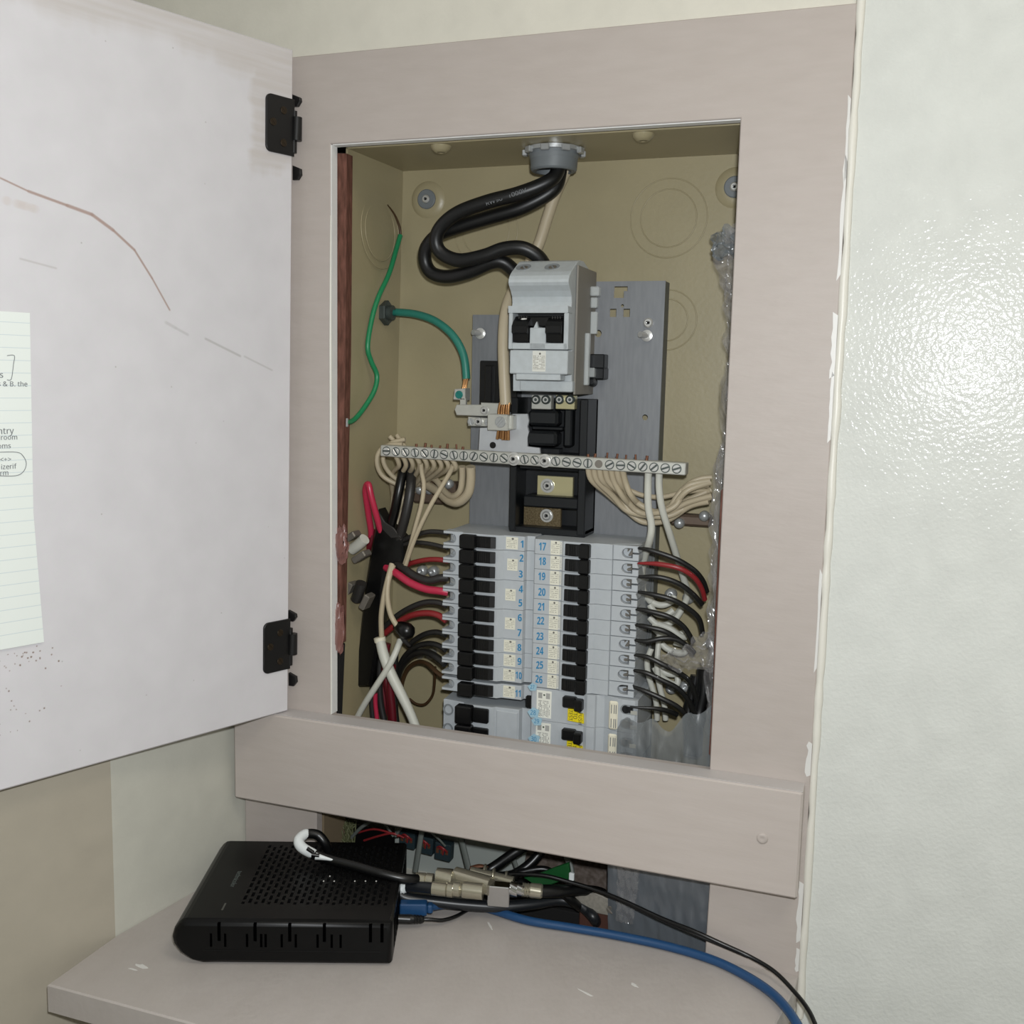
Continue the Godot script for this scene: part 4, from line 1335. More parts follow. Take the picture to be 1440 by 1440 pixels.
func build_wires() -> void:
	# the connector in the top of the box and the supply cables
	thing("conduit_connector", "grey conduit bushing and toothed steel locknut in the top of the box", "connector", v(10, 247, -62))
	var c := v(7.3, 240.9, -62)
	var st := S()
	lathe(st, v(c.x, 248, -62), Vector3.DOWN, [Vector2(24, 0), Vector2(24, 3.2), Vector2(18, 3.6)], 30)
	for k in 9:
		var a := TAU * k / 9.0
		box(st, v(-3.5, -4.5, -2), v(3.5, 0.5, 2.2), 0.6, Transform3D(Basis(Vector3.UP, a), v(c.x, 247, -62) + v(sin(a), 0, cos(a)) * 24.5))
	part("locknut", st, M.zinc)
	st = S()
	lathe(st, v(c.x, 245, -62), Vector3.DOWN, [Vector2(21, 0), Vector2(21, 3), Vector2(20, 6), Vector2(19.5, 14), Vector2(18, 15.4), Vector2(15, 15.4), Vector2(14, 4), Vector2(0, 4)], 30)
	part("bushing", st, M.bushing_grey)
	var c1 := [v(c.x + 8, 246, -60), v(12.7, 227, -54), v(5.5, 218.2, -48), v(-16, 209.4, -42), v(-43.7, 203.2, -40), v(-69.5, 195.3, -40), v(-86, 184.8, -42), v(-92, 173.3, -44), v(-87.4, 162.7, -46), v(-71.1, 156.5, -47), v(-48.8, 159.6, -47), v(-31.1, 165.3, -48), v(-14.6, 165.8, -50), v(-2.5, 159.2, -56), v(2.2, 150, -64)]
	thing("supply_cable", "upper of the two thick black supply cables looping from bushing to main breaker", "cable", c1[0], "thick black supply cables")
	st = S()
	tube(st, c1, 6.0, 16, 7)
	part("sheath", st, M.rubber_black)
	lettering("printing", "RW90   1000V", v(-25.4, 205.8, -35.2), v(1, 0.29, -0.05), v(-0.29, 1, 0), 2.6, M.ink_grey, null, 1.25)
	var c2 := [v(c.x + 2, 246, -72), v(11.4, 227.6, -66), v(6.8, 213.9, -60), v(-17.2, 200.6, -55), v(-45.6, 193.1, -54), v(-71.8, 186.7, -54), v(-93.6, 180.3, -55), v(-106.6, 169.9, -57), v(-109.2, 157.4, -60), v(-102.7, 147.5, -61), v(-87.1, 144.1, -60), v(-65.7, 147.8, -57), v(-45.6, 155.2, -56), v(-34.6, 155.3, -58), v(-26.2, 148, -64)]
	wire("supply_cable", c2, 6.0, "rubber_black", "lower of the two thick black supply cables, nearer the box's back", "cable", "thick black supply cables")
	# thick cream neutral
	thing("neutral_cable", "thick cream neutral cable from the bushing behind the breaker down to the copper lug", "cable", v(-30.6, 39.2, -54))
	st = S()
	tube(st, [v(c.x + 14, 246, -74), v(4.9, 217.5, -80), v(-4.2, 196.3, -84), v(-13.4, 172.9, -88), v(-24.7, 150.2, -86), v(-32, 130.8, -74), v(-33.9, 112.9, -64), v(-33.2, 88.2, -58), v(-30.8, 60.7, -55), v(-28.5, 33.7, -54)], 5.0, 14, 6)
	part("sheath", st, M.wire_cream)
	for k in 7:
		st = S()
		var dx := (k - 3) * 1.45
		var dz := 1.6 * cos(k * 2.1)
		tube(st, [v(-28.6, 35.6, -54) + v(dx * 0.9, 0, dz), v(-29.7, 28.1, -54) + v(dx, 0, dz), v(-29.8, 14.5, -55) + v(dx, 0, dz), v(-30.6, 3.2, -56) + v(dx * 1.2, rng.randf_range(-1, 1), dz)], 1.5, 8, 3)
		part("copper_strand", st, M.copper)
	# green ground wires
	thing("green_wire", "thin wavy green wire with a bare brown end on the side of the box", "wire", v(-163.8, 15.4, -20))
	st = S()
	tube(st, [v(-156.1, 187.5, -106), v(-156.9, 172.9, -98.7), v(-157.3, 150.1, -85.2), v(-159.1, 127.3, -67.3), v(-160.2, 107.5, -57.1), v(-161.2, 82.5, -50.9), v(-160.2, 69.2, -56), v(-158, 56.5, -63.1), v(-158.6, 42.3, -58.8), v(-162, 26.3, -44.5), v(-164.2, 16.4, -29.9), v(-164.3, 14.9, -17)], 2.3, 10, 6)
	part("insulation", st, M.wire_green)
	st = S()
	tube(st, [v(-158.9, 212, -84.6), v(-157.3, 204.8, -96.2), v(-156, 194.4, -104.2), v(-156.1, 184.9, -106)], [0.5, 1.0, 1.3, 1.3], 8, 4)
	part("bare_end", st, M.wire_brown)
	st = S()
	box(st, v(-170.5, 10.8, -18), v(-162.5, 18.7, -15), 0.6)
	part("end_clip", st, M.zinc)
	thing("ground_wire", "thick teal ground wire curving from a hex nut to the ground lug", "wire", v(-76, 50.6, -78))
	st = S()
	tube(st, [v(-166.9, 116.5, -96), v(-154.8, 115.7, -94), v(-131.7, 113.5, -90), v(-109.8, 106.8, -86), v(-90.9, 93.8, -82), v(-79.4, 76, -80), v(-75.8, 55.1, -79)], 3.6, 12, 6)
	part("insulation", st, M.wire_teal)
	st = S()
	for k in 4: tube(st, [v(-75.9, 57, -79) + v((k - 1.5) * 1.1, 0, 0.6), v(-76.9, 46.7, -77) + v((k - 1.5) * 1.1, 0, 0.4), v(-79.8, 36.4, -76) + v((k - 1.5) * 0.8, 0, 0.4)], 0.9, 7, 3)
	part("copper_end", st, M.copper)
	st = S()
	var hx := []
	for k in 6: hx.append(v2(cos(TAU * k / 6), sin(TAU * k / 6)) * 11.5)
	var hp := v(-162, 114.6, -87.6)
	prism(st, hx, hp, Vector3.UP, Vector3.BACK, Vector3.RIGHT, -2, 4, 1.0)
	lathe(st, hp + v(4, 0, 0), Vector3.RIGHT, [Vector2(7, -1), Vector2(7, 4), Vector2(3.4, 5)], 16)
	part("hex_nut", st, M.nut_dark)

	# wires of the 17-to-27 bank
	var rw := [
		["black", [v(86.9, -82.4, -46), v(95.7, -82.2, -45), v(106.2, -83, -44), v(126.9, -88.9, -46), v(140.9, -97.7, -52), v(147.7, -107.6, -60), v(150.5, -118.5, -68)], "breaker seventeen, topmost"],
		["red", [v(87.4, -95.1, -46), v(96.1, -94.8, -45), v(112.8, -93.8, -43), v(130.5, -96.1, -44), v(141.5, -103.3, -50), v(147.1, -113.3, -58), v(149.3, -125, -66)], "breaker eighteen, second down"],
		["black", [v(86.6, -107.3, -46), v(96.6, -106.3, -45), v(114.4, -105.5, -46), v(130, -110.3, -50), v(141.2, -119.5, -56), v(147.4, -129, -64)], "breaker nineteen, third down"],
		["black", [v(85.9, -120.2, -46), v(95.2, -119.2, -45), v(109.4, -120.1, -44), v(125.3, -123.3, -46), v(137.6, -130.6, -52), v(146.5, -140.1, -58), v(148.8, -153.9, -66)], "breaker twenty, fourth down"],
		["black", [v(85.1, -134.4, -46), v(93.9, -133.9, -45), v(108.2, -134.8, -44), v(124.2, -138.5, -46), v(135.3, -147.2, -52), v(142.6, -160.7, -58)], "breaker twenty-one, fifth down"],
		["black", [v(84.4, -148, -46), v(93.2, -147.5, -45), v(106.9, -148.3, -44), v(120.5, -151, -46), v(131.6, -158.6, -52), v(141.7, -167.5, -58)], "breaker twenty-two, sixth down"],
		["black", [v(83.6, -161.7, -46), v(92.5, -160.5, -45), v(104.9, -160.8, -44), v(117.7, -157.4, -46), v(129, -157.8, -50), v(138.1, -163.3, -54), v(143.3, -170.3, -60)], "breaker twenty-three, seventh down"],
		["black", [v(82.9, -174.8, -46), v(91.7, -173.6, -45), v(106.7, -174.1, -44), v(120.6, -179.5, -45), v(133.2, -186.1, -50), v(142.1, -195.3, -56), v(147.2, -211.9, -62)], "breaker twenty-four, eighth down"],
		["black", [v(82.1, -188.6, -46), v(91, -187.3, -45), v(106, -187.8, -44), v(120.4, -193.4, -46), v(132.5, -199.8, -50), v(141, -211, -56), v(147.2, -226.3, -62)], "breaker twenty-five, ninth down"],
		["black", [v(82.6, -202.3, -46), v(91.5, -200.9, -45), v(104.9, -203.1, -43), v(120.2, -208.3, -44), v(133.6, -215.2, -48), v(141.9, -225.2, -54), v(147.3, -233.2, -60)], "breaker twenty-six, lowest of the ten"]]
	for q in rw:
		wire("branch_wire", q[1], [0.9, 1.0, 2.1, 2.2, 2.2, 2.2, 2.2], "wire_red" if q[0] == "red" else "wire_black", "%s branch wire bowing to the clear plastic from %s" % [q[0], q[2]], "wire", "branch wires of breakers 17 to 26")
	wire("branch_wire", [v(95.4, -216.5, -36), v(103.7, -216.4, -37), v(114, -216.5, -40), v(123.8, -218.9, -46), v(132.2, -224, -54)], [0.9, 1.2, 2.2, 2.2], "wire_black", "short black branch wire from the upper test-button breaker")

	# two heavier whites falling from the bar's end
	wire("neutral_wire", [v(101.3, -15.8, -46), v(101, -33.7, -48), v(101.7, -48.8, -50), v(104.3, -62.7, -52), v(103.1, -75.1, -54), v(96.3, -93.9, -66), v(91.9, -113, -78), v(92.9, -126.7, -84), v(98.8, -135.8, -88)], 3.1, "wire_grey_white", "heavier white wire dropping from the bar to the edge of the breakers")
	wire("neutral_wire", [v(110.3, -16.5, -46), v(110.5, -32, -48), v(112.7, -48.3, -52), v(117.3, -67, -60), v(122.2, -90, -74), v(126.6, -111.8, -88), v(129.6, -128.2, -96), v(124.2, -141.8, -98), v(115.8, -152.9, -98)], 3.0, "wire_grey_white", "heavier white wire slanting from the bar's end behind the black wires")
	var nb := 0
	# bundle below the bar, sweeping to the plastic
	for q in [
		[v(50.1, -15.3, -44.0), v(52.1, -27.3, -49.0), v(62.3, -40.2, -65.3), v(77.1, -54.3, -74.3), v(92.3, -64, -76.4), v(112.8, -61.1, -76.3), v(131.8, -47.7, -74.6), v(148.1, -42.5, -72.3)],
		[v(55.0, -15.4, -44.0), v(57.0, -27.4, -49.0), v(68, -41.2, -61.3), v(79, -53.8, -68.1), v(96.4, -57.2, -68.8), v(115.4, -56.5, -70.7), v(130.9, -47.5, -76.1), v(150.3, -38.3, -71.6)],
		[v(59.9, -15.5, -44.0), v(61.9, -27.5, -49.0), v(71.7, -38.5, -65.6), v(82, -54.5, -68.6), v(98.8, -57.5, -70.9), v(115.5, -52.5, -72.1), v(130.8, -44.2, -72.2), v(150.8, -37.4, -71.1)],
		[v(64.9, -15.5, -44.0), v(66.9, -27.5, -49.0), v(76.5, -38.4, -57.4), v(87.8, -53.1, -66.3), v(101.7, -55.1, -66.2), v(116.1, -50.2, -75.9), v(130.6, -42.3, -77.1), v(148.8, -32.9, -79.5)],
		[v(69.8, -15.6, -44.0), v(71.8, -27.6, -49.0), v(79, -42, -56.3), v(85.8, -51.6, -70.6), v(103.8, -54.2, -64.2), v(120.4, -47.7, -65), v(129.2, -34, -71), v(146.3, -28.7, -76.9)],
		[v(74.7, -15.7, -44.0), v(76.7, -27.7, -49.0), v(81.8, -39.9, -63.6), v(93.5, -48, -60.4), v(105.4, -53.4, -66.9), v(119.1, -46.6, -67.5), v(130.7, -33.7, -66.6), v(148.4, -26.5, -73.8)],
		[v(79.6, -15.7, -44.0), v(81.6, -27.7, -49.0), v(86.4, -40, -53.2), v(92.8, -49.8, -68.9), v(104.7, -53.7, -69.8), v(119.4, -44.7, -71.4), v(130.3, -30.2, -68.2), v(147.8, -25.1, -73.6)],
	]:
		nb += 1
		wire("neutral_wire", q, 2.6, "wire_cream", "cream neutral in the sweeping bundle by the plastic, %s wire along the bar" % ["first", "second", "third", "fourth", "fifth", "sixth", "seventh"][nb - 1], "wire", "bundle of cream neutrals by the clear plastic")
	wire("neutral_wire", [v(78.5, -38, -80), v(90.6, -41.6, -80), v(106.1, -42, -80), v(121.3, -38, -80), v(135.2, -34.8, -80), v(148.1, -34.5, -78)], 2.2, "wire_cream", "cream wire running level behind the two heavier white wires")
	wire("neutral_wire", [v(102.6, -56.4, -70), v(113.9, -51.9, -68), v(121.8, -38.7, -68), v(130.6, -28.7, -70), v(140.2, -23.6, -72), v(149.3, -22.1, -74)], 2.2, "wire_cream", "cream wire arching highest over the bundle beside the plastic")
	var ns := 0
	# slack loops behind the black wires
	for q in [[v(95.8, -130.5, -92), v(99.9, -137.2, -92), v(108.2, -138.9, -92), v(115.9, -135.4, -94), v(117.8, -130.5, -96)], [v(97.2, -138.9, -90), v(103.2, -146.1, -90), v(112.1, -147.1, -90), v(118.4, -142.4, -92)], [v(97.6, -150.4, -90), v(104.8, -156.1, -90), v(113.7, -155.3, -90), v(120.6, -149.9, -92), v(124.6, -142.7, -96)], [v(100.2, -157.5, -88), v(109.4, -164.2, -88), v(118.9, -165.1, -88), v(128.7, -161.8, -92)], [v(106.9, -155.1, -86), v(117.1, -157.9, -86), v(125.7, -163.8, -88), v(130.1, -165.5, -92)], [v(109.7, -172.5, -88), v(114.9, -176.5, -88), v(123.9, -179.3, -88), v(130.4, -178.5, -90), v(129.2, -173.3, -92), v(120.2, -171.1, -92)], [v(108, -194, -88), v(114.6, -198.4, -88), v(121.8, -199.4, -90), v(127.6, -196, -92)], [v(104.6, -193.9, -86), v(110, -201, -86), v(118.7, -206.9, -88), v(124.7, -208.1, -90), v(124.7, -202.1, -92)]]:
		ns += 1
		wire("slack_wire", q, 2.9, "wire_grey_white", "white slack loop tucked behind the black branch wires, %s from the top" % ["first", "second", "third", "fourth", "fifth", "sixth", "seventh", "eighth"][ns - 1], "wire", "white slack loops behind the black wires")
	wire("neutral_wire", [v(101.8, -176.9, -84), v(98.9, -188.3, -82), v(100.7, -201, -82), v(104.6, -214, -84), v(107.8, -227.2, -86), v(108.7, -242.1, -88)], 2.6, "wire_grey_white", "white wire running down beside the lowest breakers, under the slack loops")
	wire("neutral_wire", [v(107.7, -157.6, -92), v(107.6, -172.3, -86), v(107.9, -190.5, -82), v(110.4, -207.6, -82), v(115.2, -225.7, -84), v(116.7, -240.4, -86)], 2.6, "wire_grey_white", "white wire falling straight toward the cloudy plastic sheet")

	var nc := 0
	# whites from the other end of the bar
	for q in [
		[v(-130.5, -14.0, -46.0), v(-130.0, -24.0, -53.0), v(-143.2, -32.1, -68.2), v(-150.8, -45.4, -80.4), v(-153.8, -61, -89.4), v(-156.9, -85.5, -89), v(-159.2, -120.3, -89.3)],
		[v(-123.6, -14.1, -46.0), v(-123.1, -24.1, -53.0), v(-139, -36.9, -69.6), v(-149.3, -46.5, -79), v(-153.4, -60.2, -89.6), v(-155.7, -84.2, -92.8), v(-159.6, -123.9, -93.6)],
		[v(-116.7, -14.2, -46.0), v(-116.2, -24.2, -53.0), v(-133.6, -36.5, -75.6), v(-146.7, -52.2, -84.5), v(-151.5, -59.7, -89.7), v(-154.7, -88, -88.6), v(-157.5, -119.8, -90.9)],
		[v(-109.9, -14.3, -46.0), v(-109.4, -24.3, -53.0), v(-130.6, -41.5, -77.5), v(-144.7, -49.2, -83.1), v(-150.3, -61.2, -91.8), v(-152.5, -85.4, -88.8), v(-156, -117.9, -90.6)],
		[v(-103.0, -14.4, -46.0), v(-102.5, -24.4, -53.0), v(-125.4, -42.9, -78.7), v(-141, -53.9, -90.8), v(-145.3, -63.8, -90.4), v(-154, -85.6, -95.6), v(-156.3, -119, -95.1)],
		[v(-96.1, -14.5, -46.0), v(-95.6, -24.5, -53.0), v(-125.9, -42.1, -84.5), v(-135.1, -51.4, -85.8), v(-143.4, -64.3, -92.2), v(-156.2, -88.9, -98.3), v(-155.3, -123, -96.8)],
		[v(-89.2, -14.6, -46.0), v(-88.7, -24.6, -53.0), v(-119, -41.3, -80.9), v(-135.2, -48.2, -88.4), v(-144.9, -64, -95.5), v(-151.4, -86.6, -92.8), v(-152.9, -123.1, -93.8)],
		[v(-82.4, -14.7, -46.0), v(-81.9, -24.7, -53.0), v(-116.2, -39.6, -88.9), v(-134.9, -51.6, -98.5), v(-143.5, -60.6, -94.7), v(-149.8, -86.3, -94.2), v(-156.5, -120.2, -102.7)],
		[v(-75.5, -14.7, -46.0), v(-75.0, -24.7, -53.0), v(-111.1, -32.3, -81.3), v(-129.1, -44.7, -96), v(-142.5, -61.1, -97.5), v(-149.9, -87.7, -99.4), v(-154.7, -121.9, -103.8)],
	]:
		nc += 1
		wire("neutral_wire", q, 2.2, "wire_cream", "cream neutral in the crowd behind the bar's tip, %s wire from the tip" % ["first", "second", "third", "fourth", "fifth", "sixth", "seventh", "eighth", "ninth"][nc - 1], "wire", "crowd of cream neutrals behind the bar's end")
	for q in [[[v(-130.1, -5.4, -60), v(-142, -6.4, -58), v(-151.1, -11.9, -56), v(-154, -22.5, -56), v(-150.8, -34.5, -60), v(-139.9, -42.3, -66), v(-127.7, -46.3, -74)], "outer"], [[v(-129.2, -1, -64), v(-140.4, -4, -62), v(-148.1, -10.7, -60), v(-149.5, -21.3, -60), v(-145.6, -31.9, -64), v(-137.5, -39.9, -70), v(-128.2, -42.7, -78)], "inner"]]:
		wire("neutral_wire", q[0], 2.2, "wire_cream", "%s of two cream wires looping round the tip of the bar" % q[1])
	for q in [[[v(-153, -0, -80), v(-147.1, -5.1, -80), v(-137.7, -12.5, -76)], "lower"], [[v(-147.6, 1.3, -84), v(-140.7, -6.3, -82), v(-131.4, -13.7, -78)], "upper"]]:
		wire("neutral_wire", q[0], 2.2, "wire_cream", "%s short cream wire rising behind the tip of the bar" % q[1])
	wire("neutral_wire", [v(-105.9, -21, -48), v(-106, -28.8, -50), v(-104.7, -40.5, -52), v(-106.6, -57.4, -52), v(-112.1, -77.3, -52), v(-118.5, -97.6, -54), v(-127.4, -120.2, -58)], 2.1, "wire_cream", "thin cream wire falling steeply from the bar toward the black sheath")
	wire("neutral_wire", [v(-74.8, -20.8, -48), v(-78.3, -27.4, -50), v(-87, -41.9, -50), v(-95.7, -57.6, -48), v(-105.3, -76.3, -48), v(-114.5, -95.5, -50), v(-125.2, -120.8, -55)], 2.1, "wire_cream", "thin cream wire slanting from the bar to meet the steeper one")
	wire("neutral_wire", [v(-66.8, -21.8, -50), v(-68.2, -32.3, -54), v(-71.8, -44.4, -58), v(-81.1, -50.6, -64), v(-92.3, -48.1, -72), v(-105.4, -39.2, -82), v(-119.2, -35.2, -90)], 2.9, "wire_cream", "cream wire bent in a small U under the bar")
	wire("neutral_wire", [v(-57.8, -21.2, -48), v(-59.2, -34.2, -52), v(-63.3, -46.3, -56), v(-74.6, -55.2, -62), v(-87.8, -55.5, -70), v(-102.2, -49.5, -80), v(-119.1, -44.6, -90)], 4.2, "wire_cream", "fat cream wire bent in a bigger U beside the grey plate")

	# heavy black pair and the flat black sheath
	wire("feeder_wire", [v(-133.5, -22.6, -72), v(-130.8, -31, -62), v(-131.4, -47.5, -56), v(-134.8, -64.1, -56), v(-141, -81.5, -60), v(-148.3, -103, -66)], 4.4, "sheath_black", "thick black feeder wire entering the sheath, first of two from the box side", "wire")
	wire("feeder_wire", [v(-131.8, -24.1, -76), v(-124.1, -33.6, -66), v(-120.9, -47.1, -58), v(-123.3, -65.4, -56), v(-129.2, -83.8, -58), v(-138.4, -105.3, -64)], 4.6, "wire_charcoal", "thick charcoal feeder wire beside the black one, entering the sheath", "wire")
	thing("flat_sheath", "wide flat black cable sheath running down the side of the box", "cable sheath", v(-157.2, -233.3, -50))
	st = S()
	prism_z(st, [Vector2(-153, -65.9), Vector2(-145.6, -78), Vector2(-136.9, -83.4), Vector2(-127.4, -92), Vector2(-126.5, -116.4), Vector2(-134.4, -124.4), Vector2(-145.4, -121.3), Vector2(-148.1, -148.5), Vector2(-151.6, -189.6), Vector2(-159.6, -236), Vector2(-180, -239.9), Vector2(-171.8, -184.9), Vector2(-166, -136.5), Vector2(-160.2, -102.4), Vector2(-155.9, -82)], -72, -56, 2.4)
	part("sheath", st, M.sheath_black)
	st = S()
	prism_z(st, [Vector2(-151.8, -67.7), Vector2(-145.1, -77.2), Vector2(-136.4, -81.9), Vector2(-128.4, -90.6), Vector2(-138.5, -92), Vector2(-147.3, -84.6)], -57, -54.6, 0.6)
	part("folded_lip", st, M.wire_charcoal)
	wire("pink_wire", [v(-150.5, -90.2, -60), v(-152.4, -70.7, -52), v(-155.5, -53.4, -48), v(-158.5, -42.4, -48), v(-163.5, -49, -52), v(-164.6, -71.1, -60), v(-164.7, -92, -66), v(-170.4, -106.6, -70), v(-181.6, -111.4, -74)], 3.0, "wire_pink", "pink-red wire bent double above the black sheath")
	wire("red_wire", [v(-163.2, -87.2, -66), v(-166.4, -101.2, -68), v(-173.4, -109.5, -70), v(-181.3, -112.5, -72)], [2.8, 4.0, 3.0, 1.2], "wire_dark_red", "short dark red wire tail by the white cable stub")
	# clamps against the side
	for q in [[v(-162.3, -97.2, -37.7), 0.6, "white cable stub in a steel clamp, uppermost by the black sheath", "wire_grey_white"], [v(-163.1, -141.6, -40.8), 1.1, "grey cable stub in a steel clamp, below the white stub", "wire_charcoal"]]:
		thing("cable_clamp", q[2], "clamp", q[0])
		st = S()
		var xf := Transform3D(Basis(Vector3.BACK, q[1]), q[0])
		box(st, v(-12, 7, -8), v(4, 13, 6), 1, xf)
		box(st, v(-12, -13, -8), v(3, -7, 6), 1, xf)
		part("clamp_body", st, M.steel_dull)
		st = S()
		tube(st, [xf * v(-9, 0, 0), xf * v(0, 0, 2), xf * v(10, 1, 4)], 5.2, 12, 3)
		part("cable_stub", st, M[q[3]])

	for q in [[v(-116.6, -52.7, -106), "brown metal cable clamp behind the U-shaped cream wires", [v(-129.6, -50.6, -97), v(-120, -50, -97), v(-100.3, -43.6, -97)], 22.0, 11.0], [v(128.2, -63.4, -106), "brown metal cable clamp behind the sweeping cream bundle", [v(140.7, -58.4, -97), v(119.3, -66, -97)], 18.0, 5.0]]:
		thing("cable_clamp", q[1], "clamp", q[0])
		st = S()
		box(st, q[0] - v(q[3], q[4], 8.5), q[0] + v(q[3], q[4], 6), 2.0)
		part("clamp_body", st, M.clamp_brown)
		for p in q[2]:
			st = S()
			lathe(st, p, Vector3.BACK, [Vector2(4.6, -4), Vector2(4.6, 0), Vector2(3.8, 1.8), Vector2(2.0, 3.0), Vector2(0, 3.2)], 16, true)
			part("clamp_screw", st, M.zinc)
	# wires of the 1-to-11 bank
	var lw := [
		["branch_wire", "wire_charcoal", [v(-79.1, -82.4, -49), v(-87.2, -81.8, -50), v(-100, -82.9, -52), v(-116, -87.9, -56), v(-133.2, -95.9, -62)], 2.2, "dark wire into the terminal of breaker 1"],
		["branch_wire", "wire_charcoal", [v(-78.9, -95.9, -49), v(-87, -94.7, -50), v(-101.7, -93.6, -53), v(-117.8, -94.7, -57), v(-133.1, -99.9, -62)], 2.0, "dark wire into the upper terminal of breaker 2"],
		["branch_wire", "wire_red", [v(-78.8, -107.6, -49), v(-86.9, -107.1, -50), v(-100.1, -108.6, -53), v(-116.6, -113.3, -58), v(-129.6, -119.3, -64)], 2.4, "red wire into the lower terminal of the breaker numbered 2 and 3"],
		["branch_wire", "wire_charcoal", [v(-78.1, -122.3, -48), v(-85.6, -123.2, -46), v(-94.9, -125.8, -45), v(-109, -124.2, -48), v(-122.4, -119.4, -52), v(-136.4, -115.9, -60)], 3.6, "thick dark grey wire into breaker 4, sagging past two clamp screws"],
		["branch_wire", "wire_pink", [v(-77.9, -135.9, -48), v(-85.4, -134.9, -46), v(-99, -134, -45), v(-115.1, -129.7, -46), v(-130.7, -123.1, -50), v(-144.9, -120.3, -58)], 3.6, "thick pink-red wire into breaker 5"],
		["branch_wire", "wire_charcoal", [v(-79.5, -148.7, -49), v(-88.4, -146.5, -50), v(-102, -148.1, -52), v(-118.2, -155.1, -56), v(-135.5, -166.1, -62), v(-151, -179.9, -68)], 2.6, "dark grey wire into the upper terminal of breaker 6, arching down"],
		["branch_wire", "wire_red", [v(-79.3, -162.5, -49), v(-88.3, -158.3, -50), v(-100.9, -158.2, -53), v(-117.1, -162.6, -57), v(-132.5, -171.3, -62), v(-151, -186.1, -68)], 3.0, "red wire into breaker 7, ending by the black wire nut"],
		["branch_wire", "wire_black", [v(-80.3, -176, -50), v(-90.1, -175, -53), v(-102.1, -178.3, -56), v(-113.9, -185.2, -60), v(-124.5, -194.1, -64)], 2.6, "black wire into the terminal of breaker 8"],
		["branch_wire", "wire_black", [v(-80.1, -189.9, -50), v(-89.9, -187, -53), v(-102.4, -188, -57), v(-116.2, -194, -62), v(-129.2, -205.2, -68), v(-139.4, -220.3, -74)], 2.6, "black wire into the terminal of breaker 9, arching toward the cables"],
		["branch_wire", "wire_black", [v(-80.6, -203.3, -50), v(-90.9, -198.8, -54), v(-103.7, -196.9, -60), v(-118, -201.4, -66), v(-131.1, -211.9, -72), v(-141.3, -228.6, -78), v(-147.6, -255.3, -82), v(-149.9, -284.8, -84)], 3.4, "thick black wire into breaker 10, turning down behind the white cable"],
		["branch_wire", "wire_brown", [v(-81.1, -216, -50), v(-91.6, -213.5, -56), v(-104.8, -210.1, -66), v(-119.6, -212.3, -76), v(-133.7, -222.3, -84), v(-142.5, -237.7, -90), v(-145.9, -250.6, -94)], 2.2, "dark brown wire into breaker 11, arched widest of all"]]
	for q in lw: wire(q[0], q[2], q[3], q[1], q[4])
	wire("brown_wire", [v(-99.3, -213.3, -70), v(-104.2, -233.1, -80), v(-109.8, -247.3, -88), v(-119, -258.1, -92), v(-128.9, -260, -94), v(-137.6, -256.6, -96)], 1.3, "wire_brown", "thin brown wire hanging in an open loop under breaker 11")
	# white pair below the sheath, the white cable and the wire nut
	wire("neutral_wire", [v(-136.1, -115.2, -52), v(-136.7, -126.9, -46), v(-139.9, -144.1, -44), v(-143.7, -164.9, -46), v(-144.9, -187.5, -50)], 2.5, "wire_cream", "cream wire dropping to the white cable's cut end")
	wire("neutral_wire", [v(-134.7, -116.5, -52), v(-136.2, -130.7, -45), v(-135.8, -146.2, -43), v(-132.5, -162, -44), v(-125.5, -173.8, -46)], 2.5, "wire_cream", "cream wire running from the sheath into the black wire nut")
	thing("white_cable", "white jacketed cable with a cut end, slanting down across the red wires", "cable", v(-103.6, -269.7, -46))
	st = S()
	tube(st, [v(-147.1, -186.4, -50), v(-140.6, -201, -46), v(-132.2, -217.1, -44), v(-121.8, -234.8, -44), v(-112.3, -251.9, -44), v(-103.4, -271.7, -44), v(-97.6, -290.7, -46)], [4.6, 5.0, 5.0, 4.8, 4.4, 4.2, 4.2], 12, 6)
	part("jacket", st, M.wire_grey_white)
	st = S()
	lathe(st, v(-147.1, -186.4, -50), v(-147.1, -181, -50) - v(-144.1, -194.2, -50), [Vector2(5.4, -3), Vector2(5.6, 1.0), Vector2(4.2, 1.6), Vector2(0, 1.6)], 14)
	part("cut_end", st, M.label_paper)
	wire("neutral_wire", [v(-126.8, -186, -52), v(-127.9, -196.4, -44), v(-133.1, -209.4, -40), v(-144.7, -227.7, -40), v(-157.5, -246.9, -42), v(-166.7, -262.5, -44), v(-174.5, -279.5, -46)], 3.0, "wire_grey_white", "white wire crossing over the white cable toward the corner")
	thing("wire_nut", "black taped wire nut below the red wires", "wire nut", v(-119.2, -174.9, -48))
	st = S()
	lathe(st, v(-128.6, -171.9, -48), v(-111.1, -177.6, -46) - v(-128.6, -171.9, -48), [Vector2(3.0, -2), Vector2(5.6, 2), Vector2(7.4, 7), Vector2(7.8, 12), Vector2(6.4, 16), Vector2(3, 18.4), Vector2(0, 18.6)], 16, true)
	part("cap", st, M.sheath_black)
	st = S()
	tube(st, [v(-125.2, -178.7, -50), v(-121.7, -186.9, -52), v(-117.6, -191.6, -54)], [3.4, 2.6, 0.9], 8, 4)
	part("tape_tail", st, M.wire_charcoal)
